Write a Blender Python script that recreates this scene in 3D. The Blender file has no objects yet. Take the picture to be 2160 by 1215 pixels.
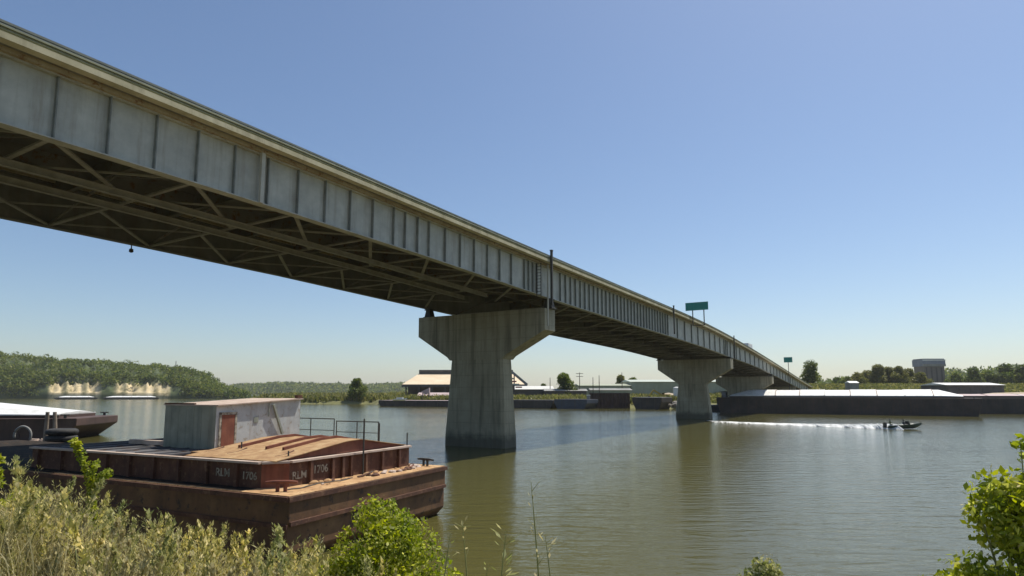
import bpy, math, random
import numpy as np
from mathutils import Vector, Matrix, Euler
R = math.radians
random.seed(7)
rng = np.random.default_rng(11)
sc = bpy.context.scene
col = sc.collection

# ------------------------------------------------------------ camera, sky, sun, exposure
CAM_H, HZ, CY, F = 5.5, 829.0, 676.0, 1300.0
TH = math.atan((HZ - CY) / F)
cam_d = bpy.data.cameras.new('camera')
cam = bpy.data.objects.new('camera', cam_d)
col.objects.link(cam)
cam.location = (0, 0, CAM_H)
cam.rotation_euler = (math.pi / 2 + TH, 0, 0)
cam_d.sensor_fit = 'HORIZONTAL'
cam_d.sensor_width = 36
cam_d.lens = 36 * F / 2160
cam_d.shift_y = (CY - 607.5) / 2160
cam_d.clip_start = 0.1
cam_d.clip_end = 20000
sc.camera = cam

SUN_AZ, SUN_EL = 50.0, 63.0
world = bpy.data.worlds.new('World')
sc.world = world
world.use_nodes = True
nt = world.node_tree
nt.nodes.clear()
sky = nt.nodes.new('ShaderNodeTexSky')
sky.sky_type = 'NISHITA'
sky.sun_disc = False
sky.sun_elevation = R(SUN_EL)
sky.sun_rotation = R(SUN_AZ)
sky.altitude = 0
sky.air_density = 1.0
sky.dust_density = 0.9
sky.ozone_density = 3.0
bg = nt.nodes.new('ShaderNodeBackground')
bg.inputs['Strength'].default_value = 0.092
wo = nt.nodes.new('ShaderNodeOutputWorld')
hsv = nt.nodes.new('ShaderNodeHueSaturation'); hsv.inputs['Saturation'].default_value = 1.02
nt.links.new(sky.outputs['Color'], hsv.inputs['Color']); nt.links.new(hsv.outputs['Color'], bg.inputs['Color'])
nt.links.new(bg.outputs['Background'], wo.inputs['Surface'])
sun_d = bpy.data.lights.new('sun', 'SUN')
sun_d.energy = 4.2
sun_d.angle = R(0.53)
sun_d.color = (1.0, 0.94, 0.84)
sun = bpy.data.objects.new('sun', sun_d)
col.objects.link(sun)
sv = Vector((math.sin(R(SUN_AZ)) * math.cos(R(SUN_EL)), math.cos(R(SUN_AZ)) * math.cos(R(SUN_EL)), math.sin(R(SUN_EL))))
sun.rotation_euler = sv.to_track_quat('Z', 'Y').to_euler()
sun.location = (0, 0, 60)
sc.view_settings.view_transform = 'Standard'
sc.view_settings.look = 'None'
sc.view_settings.exposure = 0.4
sc.view_settings.gamma = 1.0
sc.cycles.max_bounces = 6
sc.cycles.transparent_max_bounces = 8

# ------------------------------------------------------------ helpers
def ray(x, y):
    u = (x - 1080) / F; v = (CY - y) / F
    return (u, math.cos(TH) - v * math.sin(TH), math.sin(TH) + v * math.cos(TH))
def wat(x, y, z=0.0):                      # the point seen at a photo position, at height z
    r = ray(x, y); t = (z - CAM_H) / r[2]
    return Vector((r[0] * t, r[1] * t, z))
def dep(x, y, Y):                          # the point seen at a photo position, Y metres away
    r = ray(x, y); t = Y / r[1]
    return Vector((r[0] * t, Y, CAM_H + r[2] * t))
def lerp(x, pts):
    return float(np.interp(x, [p[0] for p in pts], [p[1] for p in pts]))

class MB:
    def __init__(s, off=(0, 0, 0)):
        s.v = []; s.f = []; s.n = 0; s.off = np.array(off, float)
    def add(s, v, f):
        v = np.asarray(v, float).reshape(-1, 3)
        s.v.append(v); s.f += [tuple(int(i) + s.n for i in q) for q in f]; s.n += len(v)
        return s
    def box(s, x0, x1, y0, y1, z0, z1):
        v = [(x, y, z) for z in (z0, z1) for y in (y0, y1) for x in (x0, x1)]
        return s.add(v, [(0, 2, 3, 1), (4, 5, 7, 6), (0, 1, 5, 4), (2, 6, 7, 3), (0, 4, 6, 2), (1, 3, 7, 5)])
    def prism(s, poly, a, b, axis='y'):    # poly in the plane across the axis
        n = len(poly)
        def P(p, t):
            return (p[0], t, p[1]) if axis == 'y' else (t, p[0], p[1]) if axis == 'x' else (p[0], p[1], t)
        v = [P(p, a) for p in poly] + [P(p, b) for p in poly]
        f = [tuple(range(n)), tuple(range(2 * n - 1, n - 1, -1))]
        f += [(i, i + n, (i + 1) % n + n, (i + 1) % n) for i in range(n)]
        return s.add(v, f)
    def bar(s, p, q, w, h=None, up=(0, 0, 1)):
        h = h or w
        p = Vector(p); q = Vector(q); d = (q - p).normalized()
        u = Vector(up)
        if abs(d.dot(u)) > 0.98: u = Vector((1, 0, 0))
        a = d.cross(u).normalized(); b = a.cross(d)
        v = []
        for c in (p, q):
            for i, j in ((-1, -1), (1, -1), (1, 1), (-1, 1)):
                v.append(c + a * (i * w / 2) + b * (j * h / 2))
        return s.add([tuple(k) for k in v], [(0, 1, 2, 3), (7, 6, 5, 4), (0, 4, 5, 1), (1, 5, 6, 2), (2, 6, 7, 3), (3, 7, 4, 0)])
    def tube(s, pts, rad, k=8, cap=True):
        pts = [Vector(p) for p in pts]; n = len(pts)
        if not hasattr(rad, '__len__'): rad = [rad] * n
        v = []; f = []
        for i, p in enumerate(pts):
            d = (pts[min(i + 1, n - 1)] - pts[max(i - 1, 0)]).normalized()
            u = Vector((0, 0, 1)) if abs(d.z) < .9 else Vector((1, 0, 0))
            a = d.cross(u).normalized(); b = a.cross(d)
            for j in range(k):
                t = 2 * math.pi * j / k
                v.append(tuple(p + (a * math.cos(t) + b * math.sin(t)) * rad[i]))
        for i in range(n - 1):
            for j in range(k):
                f.append((i * k + j, i * k + (j + 1) % k, (i + 1) * k + (j + 1) % k, (i + 1) * k + j))
        if cap:
            f.append(tuple(range(k - 1, -1, -1))); f.append(tuple((n - 1) * k + j for j in range(k)))
        return s.add(v, f)
    def loft(s, sections, closed=True, caps=True):
        n = len(sections[0]); v = [p for q in sections for p in q]; f = []
        for i in range(len(sections) - 1):
            for j in range(n if closed else n - 1):
                f.append((i * n + j, i * n + (j + 1) % n, (i + 1) * n + (j + 1) % n, (i + 1) * n + j))
        if caps and closed:
            f.append(tuple(range(n - 1, -1, -1))); f.append(tuple((len(sections) - 1) * n + j for j in range(n)))
        return s.add(v, f)
    def build(s, name, mat=None, parent=None, smooth=False, recalc=True):
        me = bpy.data.meshes.new(name)
        V = (np.concatenate(s.v) if s.v else np.zeros((0, 3))) - s.off
        me.from_pydata(V.tolist(), [], s.f)
        if recalc and len(s.f) < 60000:
            import bmesh
            bm = bmesh.new(); bm.from_mesh(me)
            bmesh.ops.recalc_face_normals(bm, faces=bm.faces); bm.to_mesh(me); bm.free()
        if smooth:
            me.polygons.foreach_set('use_smooth', [True] * len(me.polygons))
        me.update()
        o = bpy.data.objects.new(name, me)
        if mat:
            for m in (mat if isinstance(mat, (list, tuple)) else [mat]): me.materials.append(m)
        col.objects.link(o)
        if parent: o.parent = parent
        return o

def tag(o, label=None, cat=None, group=None, kind=None):
    if label: o['label'] = label
    if cat: o['category'] = cat
    if group: o['group'] = group
    if kind: o['kind'] = kind
    return o
def empty(name, loc=(0, 0, 0), rz=0.0, **k):
    o = bpy.data.objects.new(name, None); o.empty_display_size = .5
    o.location = loc; o.rotation_euler = (0, 0, rz); col.objects.link(o)
    return tag(o, **k)
def copy_tree(o, parent=None):
    c = o.copy(); col.objects.link(c)
    if parent: c.parent = parent
    for ch in list(o.children): copy_tree(ch, c)
    return c
def bevel(o, w, seg=2):
    m = o.modifiers.new('bevel', 'BEVEL'); m.width = w; m.segments = seg; m.limit_method = 'ANGLE'; m.angle_limit = R(35)

# ------------------------------------------------------------ materials
def new_mat(name):
    m = bpy.data.materials.new(name); m.use_nodes = True
    t = m.node_tree; b = t.nodes['Principled BSDF']
    return m, t, b
def N(t, kind, **k):
    n = t.nodes.new(kind)
    for a, v in k.items():
        if a in n.inputs: n.inputs[a].default_value = v
        else: setattr(n, a, v)
    return n
def coords(t, stretch=(1, 1, 1)):
    tc = t.nodes.new('ShaderNodeTexCoord'); mp = t.nodes.new('ShaderNodeMapping')
    mp.inputs['Scale'].default_value = stretch
    t.links.new(tc.outputs['Object'], mp.inputs['Vector'])
    return mp.outputs['Vector']
def rampnode(t, fac, stops):
    r = t.nodes.new('ShaderNodeValToRGB')
    while len(r.color_ramp.elements) < len(stops): r.color_ramp.elements.new(0.5)
    for e, (p, c) in zip(r.color_ramp.elements, stops):
        e.position = p; e.color = (*c, 1)
    t.links.new(fac, r.inputs['Fac'])
    return r.outputs['Color']
def weathered(name, stops, scale=1.0, rough=.8, bump=.02, stretch=(1, 1, 1), streak=None, streak_amt=.5, spots=None, metal=0.0, bscale=6.0, detail=8.0):
    m, t, b = new_mat(name)
    v = coords(t, stretch)
    n = N(t, 'ShaderNodeTexNoise', Scale=scale, Detail=detail, Roughness=.62)
    t.links.new(v, n.inputs['Vector'])
    c = rampnode(t, n.outputs['Fac'], stops)
    if streak:                                   # runs and stains down the face
        v2 = coords(t, (2.2, 2.2, .16))
        n2 = N(t, 'ShaderNodeTexNoise', Scale=1.0 * scale if scale > .5 else 1.0, Detail=6.0, Roughness=.7)
        t.links.new(v2, n2.inputs['Vector'])
        mr = N(t, 'ShaderNodeMapRange'); mr.inputs['From Min'].default_value = .48; mr.inputs['From Max'].default_value = .72
        mr.inputs['To Max'].default_value = streak_amt
        t.links.new(n2.outputs['Fac'], mr.inputs['Value'])
        mx = N(t, 'ShaderNodeMix', data_type='RGBA')
        t.links.new(mr.outputs['Result'], mx.inputs['Factor'])
        t.links.new(c, mx.inputs[6]); mx.inputs[7].default_value = (*streak, 1)
        c = mx.outputs[2]
    if spots:
        v3 = coords(t, (1, 1, 1))
        n3 = N(t, 'ShaderNodeTexNoise', Scale=3.1 * scale, Detail=10.0, Roughness=.75)
        t.links.new(v3, n3.inputs['Vector'])
        mr = N(t, 'ShaderNodeMapRange'); mr.inputs['From Min'].default_value = .54; mr.inputs['From Max'].default_value = .62
        t.links.new(n3.outputs['Fac'], mr.inputs['Value'])
        mx = N(t, 'ShaderNodeMix', data_type='RGBA')
        t.links.new(mr.outputs['Result'], mx.inputs['Factor'])
        t.links.new(c, mx.inputs[6]); mx.inputs[7].default_value = (*spots, 1)
        c = mx.outputs[2]
    t.links.new(c, b.inputs['Base Color'])
    b.inputs['Roughness'].default_value = rough
    b.inputs['Metallic'].default_value = metal
    if bump:
        n4 = N(t, 'ShaderNodeTexNoise', Scale=bscale, Detail=6.0)
        t.links.new(coords(t), n4.inputs['Vector'])
        bp = N(t, 'ShaderNodeBump', Strength=.6, Distance=bump)
        t.links.new(n4.outputs['Fac'], bp.inputs['Height'])
        t.links.new(bp.outputs['Normal'], b.inputs['Normal'])
    return m
def leafmat(name, stops, trans=.45, rough=.55, patch=None):
    m, t, b = new_mat(name)
    g = t.nodes.new('ShaderNodeNewGeometry')
    c = rampnode(t, g.outputs['Random Per Island'], stops)
    if patch:                                     # one plant or crown is yellower, bluer or darker than the next
        n = N(t, 'ShaderNodeTexNoise', Scale=patch, Detail=2.0); t.links.new(coords(t), n.inputs['Vector'])
        pc = rampnode(t, n.outputs['Fac'], [(.36, (.58, .68, .60)), (.5, (1, 1, 1)), (.64, (1.25, 1.17, .95))])
        mm = N(t, 'ShaderNodeMix', data_type='RGBA', blend_type='MULTIPLY'); mm.inputs['Factor'].default_value = 1
        t.links.new(c, mm.inputs[6]); t.links.new(pc, mm.inputs[7]); c = mm.outputs[2]
    t.links.new(c, b.inputs['Base Color'])
    b.inputs['Roughness'].default_value = rough
    b.inputs['Specular IOR Level'].default_value = .25
    tr = t.nodes.new('ShaderNodeBsdfTranslucent')
    hs = N(t, 'ShaderNodeHueSaturation', Value=1.5, Saturation=1.1)
    t.links.new(c, hs.inputs['Color']); t.links.new(hs.outputs['Color'], tr.inputs['Color'])
    mx = t.nodes.new('ShaderNodeMixShader'); mx.inputs[0].default_value = trans
    t.links.new(b.outputs[0], mx.inputs[1]); t.links.new(tr.outputs[0], mx.inputs[2])
    t.links.new(mx.outputs[0], t.nodes['Material Output'].inputs['Surface'])
    return m

M = {}
M['concrete'] = weathered('concrete', [(.3, (.20, .185, .135)), (.55, (.27, .25, .19)), (.75, (.34, .32, .25))], scale=.35, rough=.9, bump=.012, streak=(.10, .085, .055), streak_amt=.6)
M['pier_concrete'] = weathered('pier_concrete', [(.3, (.25, .23, .16)), (.55, (.34, .315, .225)), (.75, (.42, .39, .29))], scale=.22, rough=.92, bump=.02, streak=(.10, .09, .06), streak_amt=.55)
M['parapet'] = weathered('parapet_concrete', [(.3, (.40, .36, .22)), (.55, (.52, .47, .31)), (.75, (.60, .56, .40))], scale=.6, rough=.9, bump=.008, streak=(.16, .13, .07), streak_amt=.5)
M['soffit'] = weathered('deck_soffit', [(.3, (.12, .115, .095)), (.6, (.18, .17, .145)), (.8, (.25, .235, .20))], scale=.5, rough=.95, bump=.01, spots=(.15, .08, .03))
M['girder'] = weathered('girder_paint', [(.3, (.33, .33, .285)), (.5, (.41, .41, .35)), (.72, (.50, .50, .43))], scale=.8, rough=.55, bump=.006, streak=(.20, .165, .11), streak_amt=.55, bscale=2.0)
M['girder_shade'] = weathered('girder_shaded', [(.3, (.12, .12, .10)), (.6, (.17, .165, .14)), (.8, (.24, .23, .20))], scale=.8, rough=.8, bump=0, streak=(.12, .07, .04), streak_amt=.4)  # girder paint darkened for the shade on the far girder, plus rust streaks
M['upper'] = weathered('upper_parapet', [(.3, (.24, .25, .17)), (.6, (.32, .325, .22)), (.8, (.40, .39, .27))], scale=.6, rough=.9, bump=.006, streak=(.16, .15, .09), streak_amt=.5)
M['stiff'] = weathered('stiffener_dark', [(.3, (.15, .16, .145)), (.7, (.25, .26, .235))], scale=2.0, rough=.8, bump=0)  # stiffeners in a darker grey than the web
M['haunch'] = weathered('haunch_concrete', [(.3, (.24, .19, .11)), (.55, (.36, .30, .19)), (.8, (.46, .40, .27))], scale=.9, rough=.95, bump=.01, spots=(.20, .11, .05))
M['brace'] = weathered('brace_steel', [(.3, (.20, .19, .155)), (.6, (.28, .27, .225)), (.8, (.34, .325, .275))], scale=1.5, rough=.7, bump=0)
M['brace_pale'] = weathered('pale_steel', [(.3, (.38, .37, .31)), (.7, (.50, .49, .42))], scale=1.5, rough=.7, bump=0)
M['darksteel'] = weathered('dark_steel', [(.3, (.035, .035, .03)), (.7, (.07, .065, .055))], scale=1.0, rough=.7, bump=0)
M['rail'] = weathered('rail_steel', [(.3, (.10, .115, .10)), (.7, (.18, .20, .17))], scale=1.0, rough=.6, bump=0)
M['asphalt'] = weathered('asphalt', [(.3, (.045, .045, .045)), (.7, (.065, .063, .06))], scale=3, rough=.95, bump=.005)
M['green'] = weathered('sign_green', [(.3, (.01, .19, .15)), (.7, (.015, .25, .19))], scale=1, rough=.4, bump=0)
M['white'] = weathered('white_paint', [(.3, (.66, .66, .62)), (.7, (.80, .80, .77))], scale=.6, rough=.55, bump=0)
M['cover_white'] = weathered('cover_white', [(.3, (.54, .54, .50)), (.5, (.68, .68, .65)), (.75, (.80, .80, .78))], scale=.8, rough=.55, bump=.05, streak=(.42, .38, .32), streak_amt=.25)
M['rust'] = weathered('rust_plate', [(.25, (.055, .022, .014)), (.5, (.10, .042, .024)), (.75, (.165, .078, .042))], scale=1.3, rough=.85, bump=.01, streak=(.03, .016, .012), streak_amt=.6, spots=(.17, .09, .05))
M['rust_red'] = weathered('rust_red_plate', [(.25, (.12, .035, .022)), (.5, (.20, .065, .036)), (.75, (.27, .105, .06))], scale=1.4, rough=.85, bump=.008, streak=(.06, .024, .016), streak_amt=.5)
M['hull'] = weathered('hull_side', [(.25, (.055, .029, .014)), (.5, (.125, .062, .026)), (.75, (.22, .12, .05))], scale=.75, rough=.8, bump=.02, streak=(.22, .10, .045), streak_amt=.5, bscale=1.5, spots=(.05, .03, .02))
M['deck_rust'] = weathered('deck_orange_rust', [(.25, (.28, .15, .065)), (.5, (.43, .26, .12)), (.75, (.56, .39, .20))], scale=1.5, rough=.95, bump=.012, spots=(.20, .10, .045))
M['cover_rust'] = weathered('hatch_orange_rust', [(.25, (.20, .11, .05)), (.5, (.36, .225, .105)), (.75, (.48, .35, .19))], scale=2.4, rough=.9, bump=.015, streak=(.26, .12, .05), streak_amt=.5, spots=(.30, .16, .075))
M['deck_grey'] = weathered('deck_grey_plate', [(.25, (.07, .07, .072)), (.5, (.11, .11, .115)), (.75, (.17, .165, .16))], scale=.7, rough=.75, bump=.02, spots=(.10, .06, .04), bscale=1.2)
M['cabin'] = weathered('cabin_grey_plate', [(.25, (.32, .335, .33)), (.5, (.42, .44, .43)), (.75, (.52, .53, .51))], scale=1.2, rough=.75, bump=.006, streak=(.24, .17, .11), streak_amt=.55, spots=(.30, .27, .22))
M['cabin_dark'] = weathered('cabin_green_grey', [(.25, (.17, .18, .145)), (.5, (.245, .26, .21)), (.75, (.31, .325, .27))], scale=1.2, rough=.8, bump=.006, streak=(.09, .10, .09), streak_amt=.55)
M['paint_white_old'] = weathered('stencil_white', [(.38, (.14, .11, .08)), (.55, (.38, .34, .26)), (.8, (.50, .46, .37))], scale=6, rough=.8, bump=0)
M['pale_rust'] = weathered('pale_rust_edge', [(.3, (.35, .26, .20)), (.6, (.50, .40, .33)), (.8, (.60, .51, .44))], scale=2, rough=.8, bump=0)
M['black_hull'] = weathered('black_hull', [(.3, (.022, .020, .018)), (.55, (.040, .034, .030)), (.8, (.07, .05, .04))], scale=.35, rough=.65, bump=.01, streak=(.10, .055, .035), streak_amt=.35, bscale=1)
M['brown_black'] = weathered('brown_black_hull', [(.3, (.032, .025, .022)), (.55, (.055, .042, .038)), (.8, (.09, .062, .05))], scale=.35, rough=.7, bump=.01, streak=(.12, .06, .035), streak_amt=.35, bscale=1)
M['brown_hull'] = weathered('brown_hull', [(.3, (.045, .026, .020)), (.55, (.075, .042, .032)), (.8, (.12, .075, .055))], scale=.35, rough=.7, bump=.01, streak=(.03, .02, .016), streak_amt=.5, bscale=1)
M['blue_hull'] = weathered('blue_hull', [(.3, (.030, .040, .060)), (.7, (.055, .070, .095))], scale=.4, rough=.6, bump=0, streak=(.05, .04, .035), streak_amt=.5)
M['tan_roof'] = weathered('tan_roof_sheet', [(.3, (.60, .47, .30)), (.6, (.70, .57, .39)), (.8, (.76, .65, .47))], scale=.15, rough=.7, bump=0, streak=(.50, .36, .22), streak_amt=.4)
M['dark_wall'] = weathered('dark_wall', [(.3, (.06, .058, .055)), (.7, (.11, .105, .10))], scale=.3, rough=.85, bump=0)
M['grey_wall'] = weathered('grey_wall', [(.3, (.20, .20, .19)), (.7, (.30, .30, .28))], scale=.2, rough=.85, bump=0, streak=(.14, .13, .12))
M['pale_roof'] = weathered('pale_roof', [(.3, (.36, .40, .34)), (.7, (.46, .50, .43))], scale=.12, rough=.6, bump=0)
M['pale_roof_light'] = weathered('pale_sheet', [(.3, (.52, .52, .48)), (.7, (.62, .62, .57))], scale=.2, rough=.7, bump=0)
M['pale_wall'] = weathered('pale_wall', [(.3, (.26, .28, .20)), (.7, (.38, .40, .31))], scale=.12, rough=.8, bump=0, streak=(.2, .2, .14))
M['brown_wall'] = weathered('brown_wall', [(.3, (.085, .07, .06)), (.7, (.15, .125, .11))], scale=.1, rough=.85, bump=0, streak=(.07, .06, .05))
M['yellow'] = weathered('machine_yellow', [(.3, (.40, .26, .035)), (.7, (.52, .36, .05))], scale=1, rough=.6, bump=0)
M['red_band'] = weathered('red_sheet', [(.3, (.30, .10, .08)), (.7, (.40, .15, .12))], scale=.5, rough=.7, bump=0)
M['pink_roof'] = weathered('pinkish_sheet', [(.3, (.38, .28, .27)), (.7, (.50, .40, .38))], scale=.3, rough=.7, bump=0)
M['elev_blue'] = weathered('pale_blue_sheet', [(.3, (.16, .18, .24)), (.7, (.24, .26, .32))], scale=.3, rough=.7, bump=0)
M['elev_wall'] = weathered('elevator_wall', [(.3, (.14, .12, .11)), (.7, (.22, .19, .17))], scale=.1, rough=.85, bump=0)
M['glass'] = new_mat('dark_glass')[0]
_b = M['glass'].node_tree.nodes['Principled BSDF']; _b.inputs['Base Color'].default_value = (.02, .025, .03, 1); _b.inputs['Roughness'].default_value = .055
M['wood'] = weathered('pole_wood', [(.3, (.08, .06, .045)), (.7, (.14, .11, .085))], scale=2, rough=.9, bump=0)
M['pole_pale'] = weathered('weathered_pile', [(.3, (.16, .12, .09)), (.7, (.30, .25, .20))], scale=2, rough=.9, bump=0)
M['bark'] = weathered('bark', [(.3, (.06, .048, .035)), (.7, (.13, .105, .08))], scale=6, rough=.95, bump=.01)
M['rubber'] = weathered('tyre_rubber', [(.3, (.018, .018, .018)), (.7, (.035, .034, .033))], scale=4, rough=.8, bump=.004)
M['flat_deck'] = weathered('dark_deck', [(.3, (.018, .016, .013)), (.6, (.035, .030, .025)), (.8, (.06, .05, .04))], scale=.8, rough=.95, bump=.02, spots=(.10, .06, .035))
M['tarp'] = weathered('dark_tarp', [(.3, (.03, .035, .05)), (.7, (.06, .07, .09))], scale=1.5, rough=.6, bump=.05, bscale=3)
M['rock'] = weathered('rock', [(.3, (.16, .14, .11)), (.7, (.33, .30, .26))], scale=1.5, rough=.95, bump=.05)
M['sand'] = weathered('sand', [(.3, (.36, .29, .20)), (.7, (.48, .40, .30))], scale=.2, rough=.95, bump=.02)
M['leaf_far'] = leafmat('far_leaves', [(0, (.045, .070, .014)), (.4, (.095, .130, .026)), (.75, (.155, .185, .040)), (1, (.24, .25, .075))], .4, patch=.11)
M['leaf_olive'] = leafmat('olive_leaves', [(0, (.09, .105, .025)), (.5, (.16, .165, .045)), (1, (.26, .235, .085))], .35)
M['leaf_bright'] = leafmat('bright_leaves', [(0, (.13, .16, .018)), (.4, (.25, .29, .030)), (.8, (.36, .39, .05)), (1, (.55, .55, .18))], .5, patch=3.0)
M['leaf_sage'] = leafmat('sage_leaves', [(0, (.17, .18, .055)), (.35, (.33, .32, .115)), (.75, (.52, .47, .20)), (1, (.74, .65, .38))], .45, patch=1.1)
M['leaf_dry'] = leafmat('dry_seed_heads', [(0, (.30, .26, .12)), (.5, (.42, .37, .19)), (1, (.55, .50, .30))], .4)
M['stem'] = weathered('green_stem', [(.3, (.16, .18, .06)), (.7, (.27, .27, .11))], scale=8, rough=.8, bump=0)
M['foam'] = weathered('foam', [(.3, (.62, .64, .62)), (.6, (.80, .81, .80))], scale=1.2, rough=.9, bump=.1, bscale=3)

def pier_detail():
    m = M['pier_concrete']; t = m.node_tree; b = t.nodes['Principled BSDF']
    src = b.inputs['Base Color'].links[0].from_socket
    tc = t.nodes.new('ShaderNodeTexCoord'); sx = t.nodes.new('ShaderNodeSeparateXYZ'); t.links.new(tc.outputs['Object'], sx.inputs[0])
    n = N(t, 'ShaderNodeTexNoise', Scale=1.3, Detail=5.0); t.links.new(tc.outputs['Object'], n.inputs['Vector'])
    ad = N(t, 'ShaderNodeMath', operation='MULTIPLY_ADD'); t.links.new(n.outputs['Fac'], ad.inputs[0]); ad.inputs[1].default_value = -1.3; t.links.new(sx.outputs['Z'], ad.inputs[2])
    mr = N(t, 'ShaderNodeMapRange'); mr.inputs['From Min'].default_value = .15; mr.inputs['From Max'].default_value = 1.0; mr.inputs['To Min'].default_value = .75; mr.inputs['To Max'].default_value = 0
    t.links.new(ad.outputs[0], mr.inputs['Value'])
    mx = N(t, 'ShaderNodeMix', data_type='RGBA'); t.links.new(mr.outputs['Result'], mx.inputs['Factor']); t.links.new(src, mx.inputs[6]); mx.inputs[7].default_value = (.055, .055, .04, 1)
    # board and lift lines
    md = N(t, 'ShaderNodeMath', operation='PINGPONG'); md.inputs[1].default_value = .61; t.links.new(sx.outputs['Z'], md.inputs[0])
    lt = N(t, 'ShaderNodeMath', operation='LESS_THAN'); lt.inputs[1].default_value = .022; t.links.new(md.outputs[0], lt.inputs[0])
    ml = N(t, 'ShaderNodeMath', operation='MULTIPLY'); ml.inputs[1].default_value = .35; t.links.new(lt.outputs[0], ml.inputs[0])
    m2 = N(t, 'ShaderNodeMix', data_type='RGBA'); t.links.new(ml.outputs[0], m2.inputs['Factor']); t.links.new(mx.outputs[2], m2.inputs[6]); m2.inputs[7].default_value = (.09, .085, .065, 1)
    # long run-off stains from the cap
    mp = t.nodes.new('ShaderNodeMapping'); mp.inputs['Scale'].default_value = (.9, .9, .05); t.links.new(tc.outputs['Object'], mp.inputs['Vector'])
    n3 = N(t, 'ShaderNodeTexNoise', Scale=1.6, Detail=4.0, Roughness=.6); t.links.new(mp.outputs['Vector'], n3.inputs['Vector'])
    mr3 = N(t, 'ShaderNodeMapRange'); mr3.inputs['From Min'].default_value = .52; mr3.inputs['From Max'].default_value = .66; mr3.inputs['To Max'].default_value = .6
    t.links.new(n3.outputs['Fac'], mr3.inputs['Value'])
    m4 = N(t, 'ShaderNodeMix', data_type='RGBA'); t.links.new(mr3.outputs['Result'], m4.inputs['Factor']); t.links.new(m2.outputs[2], m4.inputs[6]); m4.inputs[7].default_value = (.115, .10, .065, 1)
    t.links.new(m4.outputs[2], b.inputs['Base Color'])
pier_detail()

for k_ in ('flat_deck', 'deck_grey'): M[k_].node_tree.nodes['Principled BSDF'].inputs['Specular IOR Level'].default_value = .08
# water: murky olive body under a rippled mirror
def water_mat():
    m, t, b = new_mat('river_water')
    v = coords(t)
    nb = N(t, 'ShaderNodeTexNoise', Scale=.02, Detail=3.0); t.links.new(v, nb.inputs['Vector'])
    c = rampnode(t, nb.outputs['Fac'], [(.3, (.076, .071, .022)), (.7, (.094, .087, .027))])
    t.links.new(c, b.inputs['Base Color'])
    b.inputs['Roughness'].default_value = .08
    b.inputs['IOR'].default_value = 1.34
    # long ripples lying across the view, small chop, and calm and ruffled patches
    mp = t.nodes.new('ShaderNodeMapping'); mp.inputs['Rotation'].default_value = (0, 0, R(-14)); mp.inputs['Scale'].default_value = (.42, 1.5, 1)
    tc = t.nodes.new('ShaderNodeTexCoord'); t.links.new(tc.outputs['Object'], mp.inputs['Vector'])
    n1 = N(t, 'ShaderNodeTexNoise', Scale=1.05, Detail=2.5, Roughness=.5, Distortion=.6); t.links.new(mp.outputs['Vector'], n1.inputs['Vector'])
    n2 = N(t, 'ShaderNodeTexNoise', Scale=5.5, Detail=3.0, Roughness=.6); t.links.new(mp.outputs['Vector'], n2.inputs['Vector'])
    npz = N(t, 'ShaderNodeTexNoise', Scale=.035, Detail=4.0, Distortion=.8); t.links.new(coords(t, (.35, 1.3, 1)), npz.inputs['Vector'])
    mr = N(t, 'ShaderNodeMapRange'); mr.inputs['From Min'].default_value = .35; mr.inputs['From Max'].default_value = .65
    mr.inputs['To Min'].default_value = .25; mr.inputs['To Max'].default_value = 1.0
    t.links.new(npz.outputs['Fac'], mr.inputs['Value'])
    b1 = N(t, 'ShaderNodeBump', Distance=.105); t.links.new(n1.outputs['Fac'], b1.inputs['Height']); t.links.new(mr.outputs['Result'], b1.inputs['Strength'])
    b2 = N(t, 'ShaderNodeBump', Distance=.018, Strength=.9); t.links.new(n2.outputs['Fac'], b2.inputs['Height'])
    t.links.new(b1.outputs['Normal'], b2.inputs['Normal'])
    t.links.new(b2.outputs['Normal'], b.inputs['Normal'])
    return m
M['water'] = water_mat()
def ground_mat(name, stops, scale=.2):
    return weathered(name, stops, scale=scale, rough=.95, bump=.05, bscale=2)
M['bank'] = ground_mat('bank_soil', [(.3, (.10, .085, .05)), (.5, (.14, .13, .07)), (.7, (.20, .18, .11))], 1.2)
M['farbank'] = ground_mat('far_grass', [(.3, (.10, .105, .035)), (.5, (.16, .155, .055)), (.7, (.24, .215, .10))], .06)

# bluff terrain: woods on the gentle faces, pale sandstone on the steep ones
def bluff_mat():
    m, t, b = new_mat('bluff')
    n = N(t, 'ShaderNodeTexNoise', Scale=.06, Detail=8.0, Roughness=.65); t.links.new(coords(t), n.inputs['Vector'])
    c = rampnode(t, n.outputs['Fac'], [(.3, (.035, .055, .02)), (.5, (.065, .088, .03)), (.7, (.12, .125, .05))])
    n2 = N(t, 'ShaderNodeTexNoise', Scale=.12, Detail=8.0, Roughness=.7); t.links.new(coords(t, (1, 1, .5)), n2.inputs['Vector'])
    c2 = rampnode(t, n2.outputs['Fac'], [(.38, (.26, .21, .10)), (.5, (.66, .52, .30)), (.75, (.82, .70, .47))])
    at = t.nodes.new('ShaderNodeAttribute'); at.attribute_name = 'cliff'
    mx = N(t, 'ShaderNodeMix', data_type='RGBA')
    t.links.new(at.outputs['Fac'], mx.inputs['Factor']); t.links.new(c, mx.inputs[6]); t.links.new(c2, mx.inputs[7])
    t.links.new(mx.outputs[2], b.inputs['Base Color']); b.inputs['Roughness'].default_value = .95
    return m
M['bluff'] = bluff_mat()

# ------------------------------------------------------------ river
g = MB()
g.add([(-9000, -300, 0), (9000, -300, 0), (9000, 12000, 0), (-9000, 12000, 0)], [(0, 1, 2, 3)])
tag(g.build('river_water', M['water']), kind='structure')

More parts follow.
